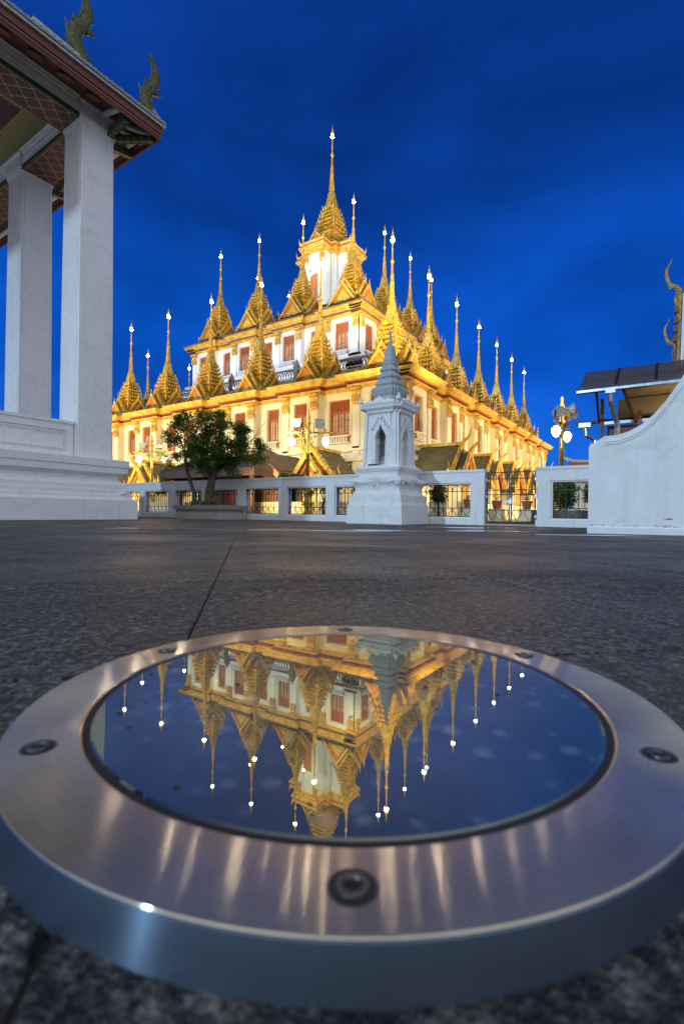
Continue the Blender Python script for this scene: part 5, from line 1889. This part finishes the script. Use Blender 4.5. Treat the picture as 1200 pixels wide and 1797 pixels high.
# ------------------------------------------------------------------ lamp posts
def lamp_post(x, y, rz, label, horn_speakers=False):
    t = thing('lamp_post', label, 'lamp post', (x, y, 0), rz, 'ornate lamp posts in the temple garden')
    m = MB()
    m.stack(lambda h: [(h * cos(pi / 4 * k + pi / 8), h * sin(pi / 4 * k + pi / 8)) for k in range(8)],
            [(0, .30), (.12, .30), (.16, .24), (.5, .22), (.56, .27), (.64, .28), (.70, .20), (.85, .19), (1.0, .25), (1.12, .22), (1.25, .13), (1.5, .11), (1.58, .13), (1.62, .09)])
    m.build('base', 'pole_gold', t)
    m = MB(); m.lathe([(1.62, .085), (2.6, .075), (2.65, .1), (2.7, .075), (3.45, .07), (3.5, .1), (3.56, .07)], 14)
    m.build('pole', 'pole_gold', t, True)
    m = MB()
    m.bar((-.95, 0, 3.52), (.95, 0, 3.52), .05, .06)
    for s in (-1, 1):
        m.tube([(s * .06, 0, 3.0), (s * .18, 0, 3.12), (s * .22, 0, 3.3), (s * .45, 0, 3.46), (s * .62, 0, 3.5)], [.03, .03, .028, .025, .02], 6)
        m.tube([(s * .07, 0, 3.35), (s * .15, 0, 3.28), (s * .12, 0, 3.2), (s * .07, 0, 3.24)], .018, 5)
        m.tube([(s * .25, 0, 3.46), (s * .3, 0, 3.38), (s * .22, 0, 3.34)], .016, 5)
        m.tube([(s * .95, 0, 3.52), (s * 1.08, 0, 3.50), (s * 1.12, 0, 3.56)], [.03, .02, .008], 5)
        m.lathe([(3.55, .03), (3.62, .05), (3.68, .01)], 6, 0, s * .72, 0)
        m.tube([(s * .72, 0, 3.50), (s * .72, 0, 3.34)], .022, 6)
    m.build('bracket', 'gold_dk', t)
    m = MB()
    m.lathe([(3.56, .10), (3.62, .12), (3.68, .06), (3.85, .08), (3.9, .12), (3.96, .08), (4.08, .07), (4.12, .1), (4.2, .06), (4.3, .04), (4.42, .05), (4.5, .015)], 10)
    m.build('crest', 'amber' if horn_speakers else 'gold_dk', t)
    gm = MB(); gm.lathe([(3.34, .05), (3.30, .10), (3.24, .155), (3.15, .175), (3.05, .155), (2.96, .10), (2.90, .04), (2.88, .005)], 18)
    hd = MB(); hd.lathe([(3.40, .02), (3.36, .06), (3.33, .09), (3.32, .05)], 12)
    for s in (-1, 1):
        gl = obj('globe', gm.mesh('globe', 'globe', True), t, (s * .72, 0, .14 * 3.34), None, (.86, .86, .86))
        obj('globe_cap', hd.mesh('globe_cap', 'gold_dk'), t, (s * .72, 0, 0))
        f = MB()
        f.T = Matrix.Rotation(-.35, 4, 'X')
        f.loft([[(-.20, -.16, -.17), (.20, -.16, -.17), (.20, -.16, .17), (-.20, -.16, .17)], [(-.20, -.10, -.17), (.20, -.10, -.17), (.20, -.10, .17), (-.20, -.10, .17)],
                [(-.14, .12, -.11), (.14, .12, -.11), (.14, .12, .11), (-.14, .12, .11)]])
        for q in range(5): f.box(-.10 + q * .05 - .006, -.10 + q * .05 + .006, .10, .17, -.09, .09)
        fl = obj('floodlight', f.mesh('floodlight', 'flood_grey'), t, (s * .45, 0, 3.86), s * .25)
        f = MB(); f.T = Matrix.Rotation(-.35, 4, 'X')
        f.box(-.17, .17, -.166, -.161, -.14, .14)
        obj('lens', f.mesh('lens', pmat('floodlight_lens', (.5, .48, .42), .1, bump=0)), fl)
        f = MB()
        f.box(-.225, -.205, -.02, .02, -.33, .06); f.box(.205, .225, -.02, .02, -.33, .06); f.box(-.225, .225, -.02, .02, -.345, -.32)
        obj('yoke', f.mesh('yoke', 'iron'), fl)
    if horn_speakers:
        for s, zz, r in ((-1, 4.0, .6), (1, 3.85, -.5)):
            f = MB(); f.T = Matrix.Rotation(r, 4, 'Z') @ Matrix.Rotation(pi / 2, 4, 'X')
            f.lathe([(0, .05), (.10, .06), (.22, .13), (.30, .2), (.31, .21), (.29, .18), (.15, .03)], 16)
            obj('horn_speaker', f.mesh('horn_speaker', 'flood_grey', True), t, (s * .22, -.12, zz))
    return t


lamp_post(15.8, 12.35, radians(-62), 'ornate lamp post with two lit globes and grey floodlights beside the stone shrine')
lamp_post(16.8, 24.35, radians(-58), 'ornate lamp post with two lit globes half hidden left of the planter tree')
lamp_post(18.8, 3.2, radians(-5), 'gold lamp post with an amber glowing tip and horn speakers right of the gate', True)


# ------------------------------------------------------------------ vegetation
def leaf_cloud(clumps, per, size, seed, flat=.75):
    rnd = random.Random(seed)
    m = MB()
    for (cx, cy, cz, r) in clumps:
        for _ in range(per):
            while True:
                v = Vector((rnd.uniform(-1, 1), rnd.uniform(-1, 1), rnd.uniform(-1, 1)))
                if v.length < 1: break
            v = v * (0.45 + .55 * rnd.random())
            p = Vector((cx, cy, cz)) + Vector((v.x * r, v.y * r, v.z * r * flat))
            d = Vector((rnd.uniform(-1, 1), rnd.uniform(-1, 1), rnd.uniform(-.7, .4))).normalized()
            w = d.cross(Vector((rnd.uniform(-.4, .4), rnd.uniform(-.4, .4), 1))).normalized()
            s = size * rnd.uniform(.7, 1.35)
            m.add([tuple(p), tuple(p + d * s * .5 + w * s * .27), tuple(p + d * s), tuple(p + d * s * .5 - w * s * .27)], [(0, 1, 2, 3)])
    return m


def tree(base, label, crown_c, crown_r, n_cl, per, leaf, seed, mat='leaf', stems=((0, 0),), trunk_r=.09, fork=None, group=None, name='tree'):
    rnd = random.Random(seed)
    t = thing(name, label, 'tree', base, 0, group)
    cl = []
    for _ in range(n_cl):
        while True:
            v = Vector((rnd.uniform(-1, 1), rnd.uniform(-1, 1), rnd.uniform(-1, 1)))
            if .25 < v.length < 1: break
        c = (crown_c[0] + v.x * crown_r[0], crown_c[1] + v.y * crown_r[1], crown_c[2] + v.z * crown_r[2])
        cl.append((*c, rnd.uniform(.16, .34) * min(crown_r) * 1.15))
    m = MB()
    for (sx, sy) in stems:
        zf = fork or crown_c[2] * .5
        lean = rnd.uniform(-.12, .12)
        top = Vector((sx + lean, sy + lean * .5, zf))
        r = trunk_r * rnd.uniform(.8, 1.1)
        m.tube([(sx, sy, 0), (sx + lean * .2, sy, zf * .35), (sx + lean * .7, sy + .02, zf * .7), tuple(top)], [r * 1.25, r, r * .9, r * .78], 9)
        for _ in range(5):
            c = Vector(rnd.choice(cl)[:3])
            mid = top.lerp(c, .5) + Vector((rnd.uniform(-.1, .1), rnd.uniform(-.1, .1), rnd.uniform(0, .15)))
            m.tube([tuple(top - Vector((0, 0, .04))), tuple(top.lerp(mid, .5)), tuple(mid), tuple(c)], [r * .62, r * .42, r * .28, r * .08], 6)
            for __ in range(3):
                c2 = Vector(rnd.choice(cl)[:3])
                if (c2 - mid).length < crown_r[0] * 1.1:
                    m.tube([tuple(mid), tuple(mid.lerp(c2, .5) + Vector((0, 0, .05))), tuple(c2)], [r * .24, r * .14, r * .04], 5)
    m.build('trunk', 'bark', t)
    leaf_cloud(cl, per, leaf, seed + 1).build('crown', mat, t)
    return t


# the tree in the planter: three stems, wide loose crown
t = thing('planter_tree', 'spreading green tree with forked grey stems growing out of the white planter', 'tree', (9.55, 11.25, .40))
rnd = random.Random(11)
cl = []
# lay the crown out across the direction seen from the camera (right = RT)
for _ in range(125):
    while True:
        u, w, z = rnd.uniform(-1, 1), rnd.uniform(-1, 1), rnd.uniform(-1, 1)
        if u * u + w * w + z * z < 1: break
    c = RT * (u * 1.46 + .26) + FW * (w * 1.05) + Vector((0, 0, 1.78 + z * .98 - u * .22))
    cl.append((c.x, c.y, c.z, rnd.uniform(.16, .34)))
m = MB()
def limb(pts, rs, n=9):
    m.tube([tuple(RT * p[0] + FW * p[1] + Vector((0, 0, p[2]))) for p in pts], rs, n)
limb([(.10, 0, 0), (.08, 0, .35), (.16, .0, .75), (.06, .02, 1.15), (-.12, .05, 1.6)], [.13, .10, .085, .075, .05])
limb([(.12, 0, .3), (.20, -.03, .6), (.26, -.02, .95), (.36, .0, 1.4), (.42, .05, 2.0)], [.10, .085, .075, .06, .03])
limb([(.24, -.02, .9), (.40, .0, 1.12), (.62, .03, 1.25), (.95, .05, 1.45)], [.06, .05, .04, .015])
limb([(-.28, .05, 0), (-.36, .05, .4), (-.50, .04, .8), (-.60, .04, 1.2), (-.62, .04, 1.6)], [.065, .055, .05, .045, .02])
limb([(-.0, .03, 1.2), (.02, .05, 1.7), (.10, .05, 2.3)], [.06, .04, .015])
limb([(-.12, .05, 1.5), (-.40, .1, 1.9), (-.70, .1, 2.2)], [.05, .03, .01])
for (cx, cy, cz, r) in cl[::2]:
    c = Vector((cx, cy, cz))
    s = Vector(rnd.choice([(RT * .05 + Vector((0, 0, 1.3)))[:], (RT * .36 + Vector((0, 0, 1.4)))[:], (RT * -.12 + Vector((0, 0, 1.6)))[:], (RT * -.6 + Vector((0, 0, 1.4)))[:], (RT * .7 + Vector((0, 0, 1.35)))[:]]))
    md = s.lerp(c, .5) + Vector((0, 0, .06))
    m.tube([tuple(s), tuple(md), tuple(c)], [.022, .014, .004], 5)
for k in range(5):
    p = RT * (1.2 + .04 * k) + Vector((0, 0, 1.75 + .05 * k)); q = RT * (1.62 + .05 * k) + Vector((0, 0, 1.45 + .28 * k))
    m.tube([tuple(p), tuple(p.lerp(q, .5) + Vector((0, 0, .04))), tuple(q)], [.008, .006, .002], 4)
m.build('trunk', 'bark', t)
leaf_cloud(cl, 200, .075, 5).build('crown', 'leaf', t)
# planter
pl = thing('planter', 'long white moulded planter box at the foot of the tree before the wall', 'planter', (9.72, 11.25, 0))
mb = MB()
def rect(ha, hb):
    return [(-ha, -hb), (ha, -hb), (ha, hb), (-ha, hb)]
mb.loft([[(x, y, z) for x, y in rect(.46 + e, .84 + e)] for z, e in ((0, .08), (.16, .07), (.18, .0), (.21, -.01), (.25, .03), (.29, .09), (.33, .10), (.38, .12), (.40, .12))])
mb.build('box', 'planter', pl)
mb = MB(); mb.box(-.48, .48, -.86, .86, .40, .405); mb.build('soil', 'soil', pl)
cl = [(-.0 + random.uniform(-.3, .3), -.7 + .1 * k, .47, .12) for k in range(15)]
hd = leaf_cloud(cl, 60, .05, 9).build('hedge', 'leaf')
tag(hd, 'dark clipped low hedge filling the planter under the tree', 'hedge')
hd.location = (9.72, 11.25, 0)

# garden shrubs and small trees behind the wall
tree((12.6, 14.9, 0), 'small bare-branched tree seen through the leftmost clear wall opening', (0, 0, 1.0), (.8, .9, .45), 26, 34, .08, 21, stems=((0, 0), (.08, .12)), trunk_r=.05, fork=.35)
tree((21.0 - 5.0, 20.8, 0), 'dark leafy tree at the left behind the plinth corner', (0, 0, 2.5), (1.3, 1.7, 1.2), 60, 70, .12, 22, trunk_r=.12, fork=1.2)
tree((13.2, 9.6, 0), 'small garden tree with a thin trunk behind the wall opening right of the planter', (0, 0, 1.25), (.7, .7, .5), 28, 44, .08, 23, 'leaf_lt', trunk_r=.05, fork=.6)
tree((12.8, 7.95, 0), 'little bright green sapling behind the wall opening below the lamp post', (0, 0, .85), (.3, .4, .25), 14, 40, .07, 24, 'leaf_lt', trunk_r=.03, fork=.4)


def bush(base, label, r, n_cl, per, leaf, seed, mat, cat='shrub', stem=True, group=None):
    rnd = random.Random(seed)
    t = thing('shrub', label, cat, base, 0, group)
    cl = []
    for _ in range(n_cl):
        v = Vector((rnd.uniform(-1, 1), rnd.uniform(-1, 1), rnd.uniform(-1, 1)))
        if v.length > 1: v.normalize()
        cl.append((v.x * r[0] * .7, v.y * r[1] * .7, r[3] + v.z * r[2] * .7, min(r[:3]) * .42))
    leaf_cloud(cl, per, leaf, seed, 1.0).build('foliage', mat, t)
    if stem:
        m = MB(); m.tube([(0, 0, 0), (.01, .01, r[3] * .6), (0, 0, r[3])], [.04, .03, .02], 7); m.build('stem', 'bark', t)
    return t


bush((12.0, 5.02, 0), 'round clipped dark green topiary just right of the stone shrine', (.30, .30, .34, .78), 40, 90, .05, 31, 'leaf')
bush((12.1, 6.75, 0), 'dark red leaved shrub behind the wall left of the stone shrine', (.20, .22, .34, .68), 22, 60, .07, 32, 'leaf_red')
bush((13.4, 2.3, 0), 'glossy green hedge mass behind the right wall opening left of the lamp base', (.5, .55, .45, .80), 46, 90, .07, 33, 'leaf', stem=True)
bush((13.4, 1.2, 0), 'bright green hedge mass behind the right wall opening beside the curved wall', (.5, .75, .42, .78), 50, 90, .07, 34, 'leaf_lt', stem=True)
bush((15.2, 12.9, 0), 'pale green treetop rising above the wall left of the lamp post', (.7, 1.1, .35, 1.55), 40, 80, .09, 35, 'leaf_lt')
bush((16.5, 22.0, 0), 'yellow-green hedge top above the far left part of the wall', (.6, 2.2, .3, 1.35), 44, 80, .09, 36, 'leaf_lt')

# ------------------------------------------------------------------ brown-roofed garden pavilion behind the tree
gp = thing('garden_pavilion', 'low brown-tiled garden pavilion with a dark timber eave behind the tree', 'pavilion')
a0_, a1_, b0_, b1_ = 15.0, 19.2, 14.6, 21.0
ze, zr = 2.12, 3.15
mb = MB()
mb.add([(a0_, b0_, ze), (a0_, b1_, ze), (a1_, b1_, ze), (a1_, b0_, ze), ((a0_ + a1_) / 2, b0_ + 1.0, zr), ((a0_ + a1_) / 2, b1_ - 1.6, zr)], [(0, 1, 5, 4), (1, 2, 5), (2, 3, 4, 5), (3, 0, 4), (0, 3, 2, 1)])
rf = mb.build('roof', 'brown_tile', gp)
mb = MB()
n = 44
for k in range(n):
    y = b0_ + (k + .5) * (b1_ - b0_) / n
    for t_ in range(12):
        u0, u1 = t_ / 12, (t_ + 1) / 12
        if y > b1_ - 1.6 * u1 or y < b0_ + 1.0 * u1: continue
        x0, x1 = a0_ + 2.1 * u0, a0_ + 2.1 * u1; z0, z1 = ze + (zr - ze) * u0, ze + (zr - ze) * u1
        mb.add([(x0, y - .05, z0), (x0, y, z0 + .07), (x0, y + .05, z0), (x1, y - .05, z1), (x1, y, z1 + .03), (x1, y + .05, z1)], [(0, 1, 4, 3), (1, 2, 5, 4), (0, 2, 1)])
stuff(mb.build('roof_tiles', 'brown_tile', rf))
mb = MB(); mb.box(a0_ - .04, a0_ + .02, b0_ - .04, b1_ + .04, ze - .32, ze + .02); mb.box(a0_ + .021, a1_, b0_ - .04, b0_ + .02, ze - .32, ze + .02); mb.box(a0_ + .021, a1_, b1_ - .02, b1_ + .04, ze - .32, ze + .02)
mb.build('eave_board', 'brown_wood', gp)
mb = MB(); mb.bar((a0_, b1_, ze + .05), ((a0_ + a1_) / 2, b1_ - 1.6, zr + .05), .12, .08); mb.bar(((a0_ + a1_) / 2, b0_ + 1.0, zr + .05), ((a0_ + a1_) / 2, b1_ - 1.6, zr + .05), .12, .08)
mb.build('ridge', 'brown_tile', gp)
for b in (b1_ - .6, 19.0, 17.0, 15.2):
    mb = MB(); mb.box(a0_ + .4, a0_ + .55, b - .08, b + .08, 0, ze - .05); mb.build('post', 'brown_wood', gp)
for q, b in enumerate((15.25, 17.05)):
    mb = MB(); mb.box(a0_ + .45, a0_ + .50, b, b + 1.7, .1, 1.35)
    for k in range(9): mb.box(a0_ + .43, a0_ + .449, b + k * .2, b + k * .2 + .02, .1, 1.35)
    pnl = mb.build('panel', 'terracotta' if q else 'redwood', gp)
mb = MB(); mb.box(a0_ + .45, a0_ + .50, 15.25, 20.2, 1.38, 1.44); mb.build('rail', 'light_wood', gp)
mb = MB(); mb.box(a1_ - .4, a1_ - .3, b0_ + .2, b1_ - .2, 0, ze); mb.build('back_wall', 'brown_wood', gp)
mb = MB(); mb.box(a0_ + .40, a0_ + .425, 15.7, 16.1, .55, .95)
tag(mb.build("notice_board", "planter"), 'small pale notice board fixed on the red-brown panel of the garden pavilion', 'notice')
# salmon gable verge rising to the right of the tree
gb = thing('gable_verge', 'salmon painted slanting gable roof edge just right of the tree crown', 'roof')
p0 = Vector((16.2, 15.9, 3.0)); p1 = Vector((16.2, 13.9, 1.55)); p2 = Vector((16.2, 17.9, 1.6))
mb = MB(); mb.bar(p0, p1, .12, .22); mb.bar(p0 + Vector((0, -.0, 0)), p2, .119, .22); mb.build('bargeboard', 'light_wood', gb)
mb = MB(); mb.add([tuple(p0 + Vector((.07, 0, .06))), tuple(p1 + Vector((.07, 0, .06))), tuple(p1 + Vector((3.3, 0, .06))), tuple(p0 + Vector((3.3, 0, .06)))], [(0, 1, 2, 3)])
mb.add([tuple(p0 + Vector((.07, 0, .06))), tuple(p2 + Vector((.07, 0, .06))), tuple(p2 + Vector((3.3, 0, .06))), tuple(p0 + Vector((3.3, 0, .06)))], [(0, 1, 2, 3)])
mb.build('roof_slope', 'brown_tile', gb)
mb = MB(); mb.prism([(13.95, 0), (17.85, 0), (17.85, 1.5), (15.9, 2.9), (13.95, 1.5)], 0, .06)
gw = mb.build('gable_wall', 'brown_wood', gb); gw.rotation_euler = (0, 0, pi / 2); gw.location = (16.5, 0, 0)

# ------------------------------------------------------------------ garden beds, flower pots and low podium seen through the gate
gd = thing('podium', 'cream podium wall with ledges along the right side of the temple behind the gate', 'wall')
mb = MB(); mb.box(19.0, 50, 6.6, 6.9, 0, .62); mb.box(19.0, 50, 6.55, 6.95, .62, .70)
mb.build('ledge', 'wall_cream', gd)
mb = MB(); mb.box(16.4, 16.7, 7.5, 34, 0, .60); mb.box(16.35, 16.75, 7.5, 34, .60, .68)
mb.build('ledge', 'wall_cream', gd)
pm = MB(); pm.lathe([(0, .12), (.02, .14), (.26, .19), (.30, .21), (.33, .21), (.33, .17), (.26, .15)], 12)
pot_me = pm.mesh('pot', 'terracotta')
labels = ['terracotta pot with a green plant, first behind the gate from the left', 'terracotta pot behind the gate middle with low foliage', 'terracotta pot at the right hinge side behind the gate', 'orange-red pot behind the wall opening next to the gate']
for k, (x, y) in enumerate(((17.4, 6.1), (19.2, 5.6), (19.8, 4.6), (16.9, 7.1))):
    t = thing('flower_pot', labels[k], 'flower pot', (x, y, .70 if k == 3 else .45), 0, 'terracotta pots behind the gate')
    o = obj('pot', pot_me, t)
    leaf_cloud([(0, 0, .42, .16)], 60, .08, 40 + k, 1.0).build('foliage', 'leaf_lt', t)
    if k != 3:
        m = MB(); m.box(-.25, .25, -.25, .25, -.45, 0); s_ = m.build('pedestal', 'wall_cream', t)
    else:
        m = MB(); m.box(-.25, .25, -.25, .25, -.70, 0); s_ = m.build('pedestal', 'wall_cream', t)
kb = thing('planter_bed', 'low grey stone bed edging under the green hedge beyond the right opening', 'planter', (12.6, 1.3, 0))
mb = MB(); mb.box(-.1, .1, -1.4, 1.5, 0, .36); mb.box(.1, 2.0, -1.4, 1.5, 0, .3); mb.build('edging', 'grey_stone', kb)

area_light('canopy_tube', (CA + .6, -.4, 2.2), (CA + 1.6, -.1, 2.8), 9, (1.0, .78, .45), (1.2, .1), 180)
